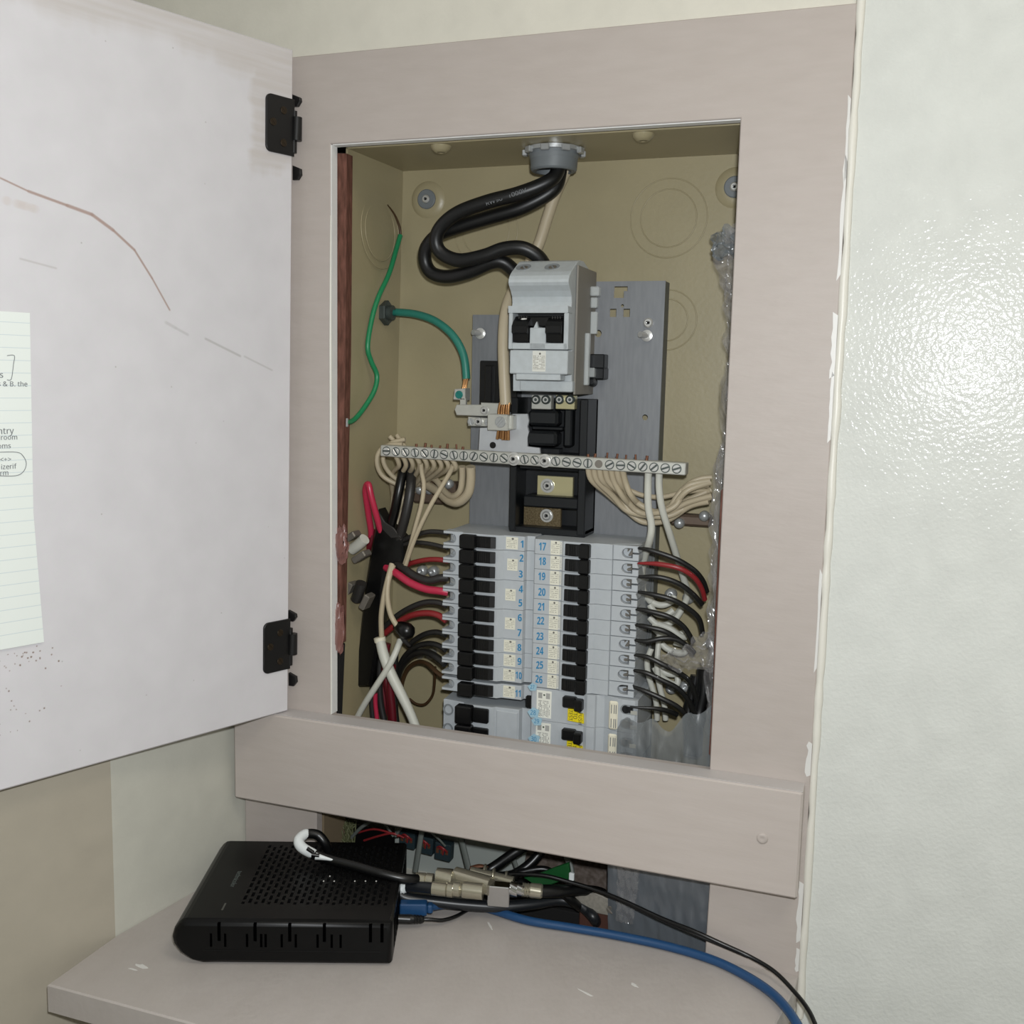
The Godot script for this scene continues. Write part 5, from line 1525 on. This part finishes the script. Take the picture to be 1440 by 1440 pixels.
	# the red, grey and black conductors going down
	for q in [
		["wire_dark_red", 3.2, "dark red conductor beside the white cable", [v(-144.9, -193.7, -62), v(-147.8, -218.2, -62), v(-142.3, -248.7, -62), v(-139.9, -279.9, -62)]],
		["wire_dark_red", 3.6, "dark red conductor under the white cable", [v(-137.6, -212.5, -58), v(-139.7, -233.4, -58), v(-137.3, -257.3, -58), v(-135.6, -281.5, -58)]],
		["wire_pink", 2.2, "thin pink conductor at the rail below the black sheath", [v(-157.4, -243.7, -62), v(-157.3, -254.2, -62), v(-155.7, -268, -62), v(-154.1, -285.4, -62)]],
		["wire_charcoal", 3.0, "charcoal conductor between the red ones", [v(-152.9, -192.1, -66), v(-155, -223.5, -66), v(-154.1, -251.4, -66), v(-147.9, -282.3, -66)]],
		["wire_black", 3.0, "black conductor outside the red ones, toward the brown wire loop", [v(-140.6, -205.5, -70), v(-141.1, -233.4, -70), v(-140.2, -261.3, -70), v(-137, -285.6, -70)]],
		["wire_charcoal", 2.8, "charcoal conductor nearest the black sheath", [v(-159.4, -197.2, -70), v(-163.1, -225.5, -70), v(-165.2, -254, -70), v(-162.8, -285.6, -70)]],
		["wire_dark_red", 2.4, "hindmost and thinnest dark red conductor", [v(-152.9, -197, -72), v(-156.5, -228.8, -72), v(-152.5, -256.5, -72), v(-153.1, -288.5, -72)]],
		["wire_black", 2.4, "black conductor alone between sheath and stud", [v(-179.1, -197.9, -64), v(-183.6, -229.9, -64), v(-187.4, -258.6, -64), v(-185, -286.7, -64)]],
	]:
		wire("conductor", q[3] + [q[3][3] + v(2, -40, 0)], q[1], q[0], q[2])

func build_plastic() -> void:
	var n := FastNoiseLite.new()
	n.seed = 5
	n.frequency = 0.05
	n.fractal_octaves = 3
	# edges of the sheet down the side: free edge and frame edge, from the top
	var edge := [v(147.7, 164.3, -48), v(150.7, 147.7, -48), v(157, 120, -48), v(160.4, 89.2, -46), v(158.1, 44.2, -46), v(157.1, 4.2, -46), v(155.2, -30.5, -46), v(155.1, -77.3, -46), v(155.5, -124.7, -46), v(155.3, -172.8, -46), v(159.8, -214.2, -44), v(164.4, -249.1, -40)]
	var outer := [v(169.2, 180, -22), v(173.7, 152.5, -22), v(174.5, 115.2, -22), v(174.7, 66.7, -22), v(174.6, 22.9, -22), v(174.6, -21.6, -22), v(174.5, -66.6, -22), v(174.5, -112.3, -22), v(174.1, -164.6, -22), v(173.8, -205.8, -22), v(172.3, -235.7, -22), v(171, -256.9, -22)]
	var st := S()
	at_base(outer[11])
	var f := func(a: float, b: float) -> Vector3:
		var t := b * 10.999
		var i := int(t)
		var p: Vector3 = edge[i].lerp(edge[i + 1], t - i)
		var q: Vector3 = outer[i].lerp(outer[i + 1], t - i)
		var r := p.lerp(q, a)
		return r + v(n.get_noise_2d(r.x * 2.4, r.y * 0.7) * 6.0 * (1.0 if a < 0.9 else 0.3), 0, n.get_noise_2d(r.x * 3.4 + 90, r.y * 0.8) * 10.0)
	sheet(st, 9, 110, f, Vector3.BACK)
	var d := func(a: float, b: float) -> Vector3: return f.call(a, b) + v(1.5 + n.get_noise_2d(b * 300, a * 40) * 6, 0, -7 + n.get_noise_2d(a * 60, b * 260) * 8)
	sheet(st, 7, 90, d, Vector3.BACK)
	solo("plastic_film", st, M.film, "crumpled clear plastic film hanging down the side of the opening", "plastic film")
	# torn tuft at its head
	at_base(v(156.5, 168.5, -40))
	st = S()
	var g := func(a: float, b: float) -> Vector3:
		var p: Vector3 = v(143.6, 172.9, -50).lerp(v(172.2, 178.1, -24), a).lerp(v(148.5, 154.7, -46).lerp(v(173.4, 153.8, -24), a), b)
		return p + v(n.get_noise_2d(p.x * 3, p.y * 3) * 7, n.get_noise_2d(p.y * 3, p.x * 3) * 7, n.get_noise_2d(p.x * 3 + 40, p.y * 3) * 10)
	sheet(st, 14, 12, g, Vector3.BACK)
	solo("plastic_tuft", st, M.film_cloudy, "torn cloudy plastic tuft at the head of the hanging film", "plastic film")
	# bulge over the wires
	at_base(v(149.2, -172, -40))
	st = S()
	var e := func(a: float, b: float) -> Vector3:
		var p: Vector3 = v(115.4, -174.2, -46).lerp(v(169.7, -136.3, -24), a).lerp(v(118.7, -181.2, -46).lerp(v(170.4, -176.1, -24), a), b)
		return p + v(n.get_noise_2d(p.x * 2, p.y * 3) * 5, n.get_noise_2d(p.y * 2, p.x * 2) * 6, n.get_noise_2d(p.x * 1.5 + 70, p.y * 3) * 9)
	sheet(st, 22, 16, e, Vector3.BACK)
	solo("plastic_fold", st, M.film, "fold of clear plastic crossing the wires of breakers 23 and 24", "plastic film")
	# cloudy sheet over the lowest terminals
	at_base(v(125.1, -250.6, -28))
	st = S()
	var h := func(a: float, b: float) -> Vector3:
		var p: Vector3 = v(85.7, -235.6, -33).lerp(v(172.1, -207.2, -22), a).lerp(v(87.1, -275, -28).lerp(v(173.4, -271.3, -18), a), b)
		p.y += (6.0 * sin(a * 9.0) + 4.0 * sin(a * 21.0)) * (1.0 - b)
		return p + v(0, 0, n.get_noise_2d(p.x * 1.9, p.y * 0.35) * 4.0)
	sheet(st, 40, 18, h, Vector3.BACK)
	solo("plastic_sheet", st, M.film_cloudy, "cloudy grey plastic sheet over the lowest terminals above the rail", "plastic film")
	# dark sheathed cables bunched in the lower corner
	wire("corner_cable", [v(150.8, -186.7, -74), v(151.3, -204.9, -72), v(148.8, -223.5, -70), v(146.4, -237.8, -66), v(146.2, -260.6, -66)], 7.0, "sheath_black", "thick black cable behind the plastic, gathering the branch wires", "cable")
	wire("corner_cable", [v(142.8, -195.5, -80), v(140.7, -211.1, -78), v(138.1, -226.8, -76), v(140.8, -244.3, -72), v(141.9, -262.6, -70)], 5.0, "sheath_black", "thinner black cable behind the plastic, beside the thick one", "cable")
	# pink insulation poking out beside the box
	var k := 0
	for q in [[v(-165.1, -93, -11), 6.0, 16.0, "pink insulation tuft in plastic, higher of the two beside the stud"], [v(-168, -170.3, -11), 5.0, 22.0, "pink insulation tuft in plastic, lower of the two beside the stud"]]:
		at_base(q[0])
		st = S()
		var bl := func(a: float, b: float) -> Vector3:
			var dir := v(cos(a * TAU) * sin(b * PI), cos(b * PI), sin(a * TAU) * sin(b * PI))
			var rr := 1.0 + 0.5 * n.get_noise_3d(dir.x * 40 + k * 100, dir.y * 40, dir.z * 40)
			return q[0] + dir * v(q[1], q[2], 5.0) * rr
		sheet(st, 18, 14, bl, Vector3.BACK)
		solo("insulation_tuft", st, M.film_pink, q[3], "insulation")
		k += 1

# ---------------------------------------------------------------- the lower recess
func build_lower() -> void:
	at_base(v(-40, -440, -100))
	var st := S()
	box(st, v(-150, -440, -96), v(60, -326, -90), 0.8)
	solo("junction_panel", st, M.grey_board, "plain grey backing panel behind the phone wiring under the rail", "panel")
	at_base(v(100, -440, -90))
	st = S()
	prism_z(st, [v2(-20, -440), v2(160, -440), v2(160, -300), v2(30, -300), v2(-8, -372)], -96, -88, 0.8)
	solo("backing_board", st, M.rust_board, "stained grey-brown board behind the green tape under the rail", "board")
	at_base(v(-182, -440, -40))
	st = S()
	box(st, v(-196, -440, -58), v(-186.5, -322, -15), 0.5)
	solo("side_board", st, M.tan_board, "tan side board at the end of the slot beneath the rail", "board")
	at_base(v(76.6, -429.6, -50))
	st = S()
	box(st, v(58.2, -438, -56), v(94.7, -398.4, -30), 1.0)
	solo("wood_or_shade_block", st, M.brown_wood, "reddish brown wood block above the blue cable under the rail", "block")
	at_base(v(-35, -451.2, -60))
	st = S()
	box(st, v(-40, -440, -84), v(70, -412, -40), 1.0)  # void-coloured strip added to keep the gap dark
	solo("wood_or_shade_block", st, M.dark_void, "dark strip added as gap shade behind the blue cable under the rail", "block")
	thing("metal_bracket", "pale grey metal bracket with a screw, beside the taped sheet under the rail", "bracket", v(74.7, -406.4, -30))
	st = S()
	prism_z(st, [Vector2(49.1, -390.5), Vector2(72.7, -383.9), Vector2(90.5, -387.6), Vector2(91, -399.2), Vector2(86, -402.1), Vector2(68.2, -401.8), Vector2(56.5, -398.3)], -33, -28, 0.8)
	part("bracket_plate", st, M.bracket_grey)
	st = S()
	slot_head(st, v(87.2, -395.2, -27), 3.6, 1.2, 0.9)
	part("bracket_screw", st, M.steel_dull)
	# phone connector blocks with red wires
	var spots := [[v(-127, -388.4, -70), "nearest the router"], [v(-108.1, -390.8, -70), "in the middle of the row"], [v(-89.5, -393.9, -70), "at the far end of the row"]]
	for q in spots:
		thing("terminal_block", "small dark teal phone terminal block %s" % q[1], "terminal block", q[0] - v(0, 9, 0), "phone terminal blocks under the rail")
		st = S()
		var xf := Transform3D(Basis(Vector3.BACK, -0.05), q[0])
		box(st, v(-8.2, -9, -10), v(8.2, 8, 0), 0.8, xf)
		part("block_body", st, M.block_teal)
		st = S()
		for k in 3: box(st, v(-6.5 + k * 4.8, -2, 0), v(-3.5 + k * 4.8, 3, 0.8), 0.3, xf)
		part("contact", st, M.copper_dull)
		st = S()
		tube(st, [xf * v(-5, 4, 1), xf * v(-1, 7, 4), xf * v(4, 5, 4), xf * v(5, 1, 1)], 1.0, 7, 4)
		tube(st, [xf * v(-3, 3, 1), xf * v(2, 4, 3), xf * v(1, -2, 1)], 0.9, 7, 4)
		part("red_lead", st, M.wire_red)
	for q in [["red_wire", "wire_red", [v(-171.1, -395.1, -66), v(-150.3, -383.8, -60), v(-136.4, -378.4, -58), v(-126.3, -382.6, -62)], 1.1, "thin red wire looping over the phone blocks, lower one"], ["red_wire", "wire_red", [v(-180.5, -389.5, -66), v(-158, -378.7, -60), v(-139.4, -378.2, -58), v(-132.3, -382.3, -62)], 1.0, "thin red wire looping over the phone blocks, upper one"], ["grey_wire", "strap_grey", [v(-181.9, -391.6, -60), v(-167.4, -375.8, -56), v(-151.1, -365, -54)], 1.8, "thin grey wire rising to the rail beside the wire tangle"], ["grey_wire", "strap_grey", [v(-138.6, -384.2, -64), v(-143.7, -375.6, -62), v(-152.2, -368.4, -62)], 1.3, "thin grey wire slanting up from the phone blocks"], ["grey_wire", "strap_grey", [v(-134.3, -381.8, -60), v(-127.4, -371.2, -58), v(-121.5, -361.6, -58)], 1.3, "thin grey wire slanting the other way above the phone blocks"]]:
		wire(q[0], q[2], q[3], q[1], q[4])
	for q in [[v(-101.6, -360.6, -50), v(-102.9, -371.3, -50), v(-106.6, -406.1, -46), "grey flat cable hanging in front of the phone blocks", 2.8], [v(-66.5, -362.6, -56), v(-63.5, -373.9, -56), v(-55, -400.1, -54), "grey flat cable hanging beyond the phone blocks", 3.2], [v(-14.8, -374.6, -60), v(-13.2, -384, -60), v(-9.6, -393, -60), "short grey flat cable between the black coax runs", 2.4], [v(38.1, -369.4, -56), v(43.6, -378, -52), v(45.8, -391.1, -48), "grey flat cable beside the green tape", 2.8], [v(-93.6, -367, -52), v(-85.7, -374.2, -54), v(-81.5, -381.5, -58), "slim grey cable reaching down to the farthest phone block", 1.2]]:
		at_base(q[2])
		st = S()
		tube(st, [q[0] + v(0, 10, 0), q[0], q[1], q[2]], q[4], 8, 5, 0.5)
		solo("flat_cable", st, M.strap_grey, q[3], "cable")
	# the tangle at the end
	at_base(v(-192.9, -398.6, -60))
	st = S()
	for k in 14:
		var pts := []
		var o: Vector3 = v(-189.1, -386.7, -56)
		for j in 5: pts.append(o + v(rng.randf_range(-11, 11), rng.randf_range(-14, 14), rng.randf_range(-10, 8)))
		tube(st, pts, 0.8, 6, 4)
	var tg := solo("wire_tangle", st, M.tangle_green, "tangle of thin yellow-green phone wires at the end of the slot", "wire tangle")
	tg.set_meta("kind", "stuff")
	wire("grey_wire", [v(-193.3, -366.6, -44), v(-193.7, -378.8, -42), v(-193.4, -393.7, -40)], 1.2, "wire_grey_white", "pale thin wire standing upright beside the yellow-green tangle")
	# taped grey sheet
	at_base(v(133, -415.9, -22))
	st = S()
	var n := FastNoiseLite.new()
	n.seed = 21
	n.frequency = 0.03
	var f := func(a: float, b: float) -> Vector3:
		var p := v(82, -335, -26).lerp(v(176, -335, -17), a).lerp(v(86, -425, -26).lerp(v(176, -425, -17), a), b)
		return p + v(0, 0, n.get_noise_2d(p.x * 5, p.y * 0.8) * 3.0)
	sheet(st, 30, 16, f, Vector3.BACK)
	solo("grey_sheet", st, M.vapour_grey, "smooth dark grey plastic sheet closing the end of the slot by the stile", "plastic sheet")
	at_base(v(104.6, -396.2, -22))
	st = S()
	var g := func(a: float, b: float) -> Vector3:
		var p: Vector3 = v(93, -349.6, -20).lerp(v(112.7, -351.7, -20), a).lerp(v(94, -400.2, -18).lerp(v(108.8, -399.7, -18), a), b)
		return p + v(n.get_noise_2d(p.y * 6, p.x) * 2, 0, n.get_noise_2d(p.x * 9, p.y * 3) * 5.0)
	sheet(st, 10, 18, g, Vector3.BACK)
	solo("plastic_edge", st, M.film, "crinkled clear plastic edge at the border of the grey sheet", "plastic film")

# ---------------------------------------------------------------- the router
func rt(lx: float, h: float, lz: float) -> Vector3:
	return v(-264, -404.6, 34.5) + v(0.9347, 0, -0.3555) * lx + v(0, 1, 0) * h + v(0.3555, 0, 0.9347) * lz

func build_router() -> void:
	thing("router", "black plastic router with slotted top and rounded side, lying on the shelf", "router", rt(84, 0, 70))
	var ex := rt(1, 0, 0) - rt(0, 0, 0)
	var ez := rt(0, 0, 1) - rt(0, 0, 0)
	var st := S()
	var left := [v2(32, 0), v2(20, 1.2), v2(10, 4.5), v2(2, 10), v2(-2.5, 16.5), v2(-3.5, 22), v2(-1.6, 28.5), v2(2, 33.2), v2(5, 35.4), v2(8, 36)]
	var prof := [v2(166, 0), v2(169, 2), v2(169, 34), v2(167, 36), v2(162, 36), v2(162, 32), v2(42, 32), v2(42, 36)]
	prof.reverse()
	var full := left + prof
	prism(st, full, rt(0, 0, 0), ex, Vector3.UP, ez, 0, 122, 0)
	var nose := left + [v2(167, 36), v2(169, 34), v2(169, 2), v2(166, 0)]
	prism(st, nose, rt(0, 0, 0), ex, Vector3.UP, ez, 122, 136, 0)
	part("case", st, M.plastic_router)
	# rounded front: three shrinking slices
	st = S()
	var steps := [[136.0, 0.0], [138.6, 0.7], [140.4, 2.0], [141.4, 4.0]]
	for k in 3:
		var a := []
		var b := []
		for q in nose:
			a.append(shrunk(q, steps[k][1]))
			b.append(shrunk(q, steps[k + 1][1]))
		for i in a.size():
			var j := (i + 1) % a.size()
			st.set_smooth_group(3)
			quad(st, rt(a[i].x, a[i].y, steps[k][0]), rt(a[j].x, a[j].y, steps[k][0]), rt(b[j].x, b[j].y, steps[k + 1][0]), rt(b[i].x, b[i].y, steps[k + 1][0]), rt((a[i].x + a[j].x) / 2, (a[i].y + a[j].y) / 2, steps[k][0] + 2) - rt(84, 18, 128))
	var cap := []
	for q in nose: cap.append(shrunk(q, 4.0))
	prism(st, cap, rt(0, 0, 0), ex, Vector3.UP, ez, 140.5, 141.4)
	part("front_bezel", st, M.plastic_router)
	# slotted top: bars with bridges, staggered
	st = S()
	var rx := Transform3D(Basis(ex, Vector3.UP, ez), rt(0, 0, 0))
	box(st, v(42, 32, 0), v(162, 36, 8), 0, rx)
	box(st, v(42, 32, 114), v(162, 36, 122.2), 0, rx)
	for c in 23:
		var x := 42.0 + c * 5.22
		box(st, v(x, 32, 8), v(x + 2.7, 36, 114), 0, rx)
		for k in 11:
			var z := 8.0 + k * 10.4 + (0.0 if c % 2 == 0 else 5.2) - 5.2
			if z + 3.4 > 8.0 and z < 114.0: box(st, v(x + 2.7, 32.6, maxf(8, z)), v(x + 5.23, 36, minf(114, z + 3.4)), 0, rx)
	part("vent_grille", st, M.plastic_router)
	# front slots
	for x in [33.0, 61.0, 88.0, 115.0, 151.0, 160.0]:
		st = S()
		box(st, v(x, 20, 138.0), v(x + 2.4, 34.6, 141.9), 0.2, rx)
		part("front_slot", st, M.plastic_router_dark)
	for x in [27.0, 38.0, 55.0, 66.0, 69.5, 82.0, 93.0, 110.0, 121.0, 128.0]:
		st = S()
		box(st, v(x, 15, 140.5), v(x + 1.8, 26, 141.7), 0.2, rx)
		part("front_slot", st, M.plastic_router_dark)
	st = S()
	box(st, v(22, 11.6, 140.8), v(160, 12.3, 141.8), 0.2, rx)
	part("front_ridge", st, M.plastic_router)
	st = S()
	for z in 14: box(st, v(168.6, 6, 12 + z * 8.4), v(169.3, 30, 15 + z * 8.4), 0.2, rx)
	part("side_vent", st, M.plastic_router_dark)
	lettering("maker_mark", "technicolor", v(-209.5, -368.5, 91.2), ez, ex, 4.0, M.logo_grey, null, 1.0, "Droid Sans", 0.1)
	st = S()
	box(st, v(31.5, 35.9, 113), v(33, 36.15, 124), 0.05, rx)
	part("light_bar", st, M.router_dust)
	st = S()  # small white flecks on the vent grille
	for q in [v(-139, -368, 67.7), v(-138.5, -368, 58), v(-130.7, -368, 64.4), v(-114.7, -368, 57.8), v(-106.4, -368, 54.4), v(-98, -368, 51.1)]: box(st, q - v(0.5, 0.4, 0.5), q + v(0.5, 0.3, 0.5), 0.1)
	part("white_fleck", st, M.chip_white)

func shrunk(q: Vector2, e: float) -> Vector2:
	return Vector2(clampf(q.x, -3.5 + e, 169 - e), clampf(q.y, e, 36 - e)) if q.x > 30 else Vector2(q.x + e * (1.0 - q.x / 60.0), clampf(q.y, e * 0.8, 36 - e))

# ---------------------------------------------------------------- cables round the router
func build_cables() -> void:
	var st := S()
	thing("coax_cable", "black coax cable with a white-painted loop, lying over the router's top", "cable", v(-121.6, -363, 43.8))
	var loop := [v(-67.9, -372, 26.2), v(-76.9, -368, 38.4), v(-97.5, -364, 44.4), v(-121.7, -362.5, 43.5), v(-146.3, -361.5, 42.9), v(-163.4, -359, 43.8), v(-175.3, -355, 42.9), v(-179.9, -351, 38.8), v(-177.8, -349, 30.2), v(-170.6, -351, 24.1), v(-164.1, -357, 23), v(-161.6, -366, 19.7)]
	tube(st, loop, 4.3, 14, 7)
	part("jacket", st, M.cable_black)
	st = S()
	tube(st, [v(-153.8, -360.6, 42.1), v(-163.3, -358.6, 43.9), v(-175.1, -354.8, 43.2), v(-179.9, -350.8, 39.3), v(-178.2, -348.6, 30.7), v(-172.9, -349.4, 25.1)], [2.2, 4.4, 4.7, 4.7, 4.4, 2.0], 14, 7)
	part("paint_coat", st, M.paint_white)
	st = S()
	tube(st, [v(-141.3, -360, 45.6), v(-150.6, -358.6, 47.5), v(-157.3, -357.4, 49.3)], [0.6, 2.0, 3.4], 10, 6, 0.8)
	part("paint_coat", st, M.paint_white)
	st = S()
	for q in [[v(-158.8, -354, 50.3), v(-164.9, -351, 50.7)], [v(-153.7, -356, 49.5), v(-159.5, -355, 52.7)]]: tube(st, [q[0], q[1]], 1.6, 8, 1)
	part("bare_patch", st, M.cable_black)

	thing("coax_cable", "thick slate coax doubling back by the router with a white-painted bend", "cable", v(-18, -398, 4.6))
	st = S()
	tube(st, [v(-48.4, -375, 30.9), v(-65.3, -376, 31.7), v(-79.6, -379, 31.2), v(-85, -384, 33.7), v(-77.8, -388, 33.2), v(-59.5, -391, 25), v(-33.8, -394, 15.1), v(-5.3, -396, 3.5), v(19.1, -396, -10.3), v(39.9, -396, -26.7), v(56.3, -398, -30.7), v(65.8, -402, -29.4), v(73.2, -406, -26), v(71.8, -425.5, -48)], 4.8, 14, 7)
	part("jacket", st, M.cable_slate)
	st = S()
	tube(st, [v(-76.2, -378, 31.2), v(-80.1, -378.6, 31.5), v(-83.9, -381, 34.1), v(-84.8, -384, 36.3)], [3.4, 5.2, 5.2, 2.4], 14, 6)
	part("paint_coat", st, M.paint_white)

	# two-way splitter and its fittings
	thing("coax_splitter", "shiny silver coax splitter with threaded fittings behind the router", "splitter", v(-22.8, -380, 10.1))
	var ax := (v(32, -375, 1) - v(-64.7, -375, 21.3)).normalized()
	st = S()
	tube(st, [v(-42, -371, 12.2), v(-7.8, -372, 15.4)], 8.0, 18, 1)
	lathe(st, v(-35.4, -374, 27.7), ax, [Vector2(0, -2), Vector2(6.4, -2), Vector2(6.4, 4), Vector2(5.4, 5), Vector2(7, 7), Vector2(7, 24), Vector2(0, 24)], 20)
	part("splitter_body", st, M.nickel)
	st = S()
	var bx := Transform3D(Basis(ax, Vector3.UP, ax.cross(Vector3.UP)), v(-2, -380, 9.7))
	box(st, v(-9.5, -9, -4), v(9.5, 9, 7), 0.7, bx)
	part("square_block", st, M.chrome)
	st = S()
	lathe(st, v(-71.8, -372, 27.8), ax, [Vector2(0, 0), Vector2(5.6, 0), Vector2(5.6, 8), Vector2(5.0, 8.6), Vector2(5.8, 9.2), Vector2(5.8, 15), Vector2(0, 15)], 18)
	part("coax_plug", st, M.nickel)
	st = S()
	lathe(st, v(-53.7, -374, 33.9), ax, [Vector2(0, 0), Vector2(5.8, 0), Vector2(5.8, 12), Vector2(5.0, 12.6), Vector2(6.2, 13.4), Vector2(6.2, 18), Vector2(0, 18)], 18)
	part("coax_plug", st, M.nickel)
	st = S()
	lathe(st, v(-61.6, -370, 22.4), ax, [Vector2(0, 6), Vector2(7.6, 6), Vector2(7.6, 20), Vector2(0, 20)], 6)
	part("hex_collar", st, M.nickel)
	st = S()
	lathe(st, v(7, -376, 6.4), ax, [Vector2(0, 0), Vector2(6.6, 0), Vector2(6.6, 6), Vector2(5.6, 6), Vector2(5.6, 12), Vector2(0, 12)], 6)
	part("hex_nut", st, M.chrome)
	st = S()
	var th := [Vector2(0, 0)]
	for k in 6: th.append(Vector2(6.0 - (k % 2) * 0.7, k * 1.1))
	th += [Vector2(6.2, 7), Vector2(6.2, 16), Vector2(5, 17.4), Vector2(0, 17.4)]
	lathe(st, v(17, -376, 3.7), ax, th, 20)
	part("coax_plug", st, M.nickel)
	st = S()
	for q in [v(-21.6, -372, -6.6), v(-11.9, -372, -2.1), v(-1.2, -374, -5.2)]: torus(st, q, ax, 5.6, 1.3, 20)
	tube(st, [v(-32.4, -371, -0.1), v(6.3, -374, -2.7)], 4.6, 14, 1)
	part("rear_fitting", st, M.nickel)

	wire("coax_cable", [v(30.7, -376, 0.8), v(44.8, -378, -9.1), v(59.4, -382, -24.7), v(70.1, -388, -40.2), v(74.1, -394, -50.1)], [5.4, 5.6, 4.6, 4.4, 4.2], "cable_black", "black coax leaving the splitter toward the metal bracket", "cable")
	wire("coax_cable", [v(-29.5, -376.4, -10), v(-21.3, -375.4, -20), v(-3.7, -362.1, -30), v(10.7, -352.3, -38)], 4.6, "cable_black", "black coax rising behind the splitter, first of the rising pair", "cable")
	wire("coax_cable", [v(-11.5, -377.2, -12), v(-0.5, -377.8, -22), v(11.1, -370.2, -32), v(19.5, -359.6, -40)], 4.4, "cable_black", "black coax rising behind the splitter, nearer the green tape", "cable")
	wire("coax_cable", [v(-9.7, -381.6, -18), v(7.3, -374.6, -24), v(25.1, -371.4, -30), v(37.1, -377.6, -34)], 3.0, "cable_black", "black coax arching low under the green tape", "cable")
	wire("coax_cable", [v(40.8, -378.9, -16), v(48.7, -384.8, -18), v(54.8, -392, -22), v(58.5, -400.5, -30)], 4.0, "cable_black", "short black cable stub crossing behind the thick slate coax", "cable")
	wire("copper_lead", [v(-37.9, -375.8, -14), v(-30.6, -373.4, -16), v(-21.9, -374.6, -18)], 2.6, "copper_dull", "bit of coppery wire curled behind the splitter")
	at_base(v(31.7, -377.3, -20))
	st = S()
	prism_z(st, [Vector2(9.5, -378.5), Vector2(19.3, -374.7), Vector2(34, -366), Vector2(49.9, -357.2), Vector2(52.2, -371.7), Vector2(41.4, -376.4), Vector2(32.5, -381.4), Vector2(19.5, -383.2)], -24, -21, 0.8)
	solo("green_tape", st, M.green_tape, "piece of bright green tape round cables under the rail", "tape")
	at_base(v(53.9, -366.9, -18))
	st = S()
	box(st, v(51.5, -370.9, -20), v(56, -364.1, -17), 0.6)
	solo("cable_tie_tip", st, M.paint_white, "tiny white tip of a cable beside the green tape", "cable end")
	# thin twin cord, power cord and network cable
	wire("twin_cord", [v(-16.7, -376.3, -8), v(6.9, -368.3, -6), v(32.1, -365.8, -8), v(53.8, -368.3, -10), v(78.9, -371.1, -10), v(104.6, -374.3, -6), v(136, -379.3, 0), v(163.4, -381.5, 6), v(186.6, -386.5, 8), v(209.7, -392.9, 8), v(229.3, -396.6, 16), v(247, -400.3, 34), v(258.1, -401.7, 52), v(265.9, -405.9, 70)], 1.7, "cable_black", "thin black cord running from the splitter across the stile and off the shelf", "cord")
	wire("twin_cord", [v(84.9, -373.6, -11), v(104.2, -376.6, -8), v(135.7, -382.2, -2), v(160.3, -384.5, 4), v(186.5, -388.5, 7), v(207.5, -392.8, 8)], 1.4, "cable_black", "second strand of the thin black cord, in front of the grey sheet", "cord")
	thing("network_cable", "blue network cable running along the shelf's back and over its end", "cable", v(101.4, -401, 2))
	st = S()
	tube(st, [v(-57.2, -394, 28.5), v(-42.8, -398, 9.3), v(-19.3, -400.5, 1.4), v(21.9, -401, 7), v(59.1, -401, 4.5), v(101.4, -401, 2), v(143.3, -401, 2.8), v(178.9, -401, 8.8), v(205.6, -401, 20.7), v(227.4, -400, 38.2), v(241.6, -399, 57.4), v(252.3, -400, 76.9), v(259.3, -406, 89.5)], 3.6, 14, 7)
	part("jacket", st, M.cable_blue)
	st = S()
	var nx := Transform3D(Basis(v(0.9347, 0, -0.3555), Vector3.UP, v(0.3555, 0, 0.9347)), v(-67.5, -392, 38))
	box(st, v(-13, -5.5, -5), v(10, 5, 5), 1.0, nx)
	box(st, v(10, -4, -4), v(15, 3.5, 4), 1.2, nx)
	part("plug_boot", st, M.cable_blue)
	thing("power_lead", "slim black power plug and lead in the router's side", "power lead", v(-66.7, -399, 45.3))
	st = S()
	var pa := v(-79.8, -396, 55.2)
	var pb := v(-51.5, -398, 41.2)
	var pd := (pb - pa).normalized()
	lathe(st, pa, pd, [Vector2(0, 0), Vector2(3.8, 0), Vector2(4.0, 14), Vector2(3.6, 17), Vector2(3.9, 18), Vector2(3.4, 19.4), Vector2(3.8, 20.4), Vector2(3.2, 21.8), Vector2(3.6, 22.8), Vector2(3.0, 24.6), Vector2(2.2, 26), Vector2(0, 26)], 16)
	part("barrel_plug", st, M.cable_black)
	st = S()
	tube(st, [pa + pd * 24.0, pb, v(-43.5, -400, 35.3), v(-36.5, -401, 24.2), v(-32.3, -402, 10.2), v(-28.1, -402, -0.7)], 1.6, 10, 6)
	part("lead", st, M.cable_black)
	st = S()
	lathe(st, pa - pd * 1.2, pd, [Vector2(0, 0), Vector2(2.6, 0), Vector2(2.6, 1.4)], 14)
	part("metal_tip", st, M.chrome)
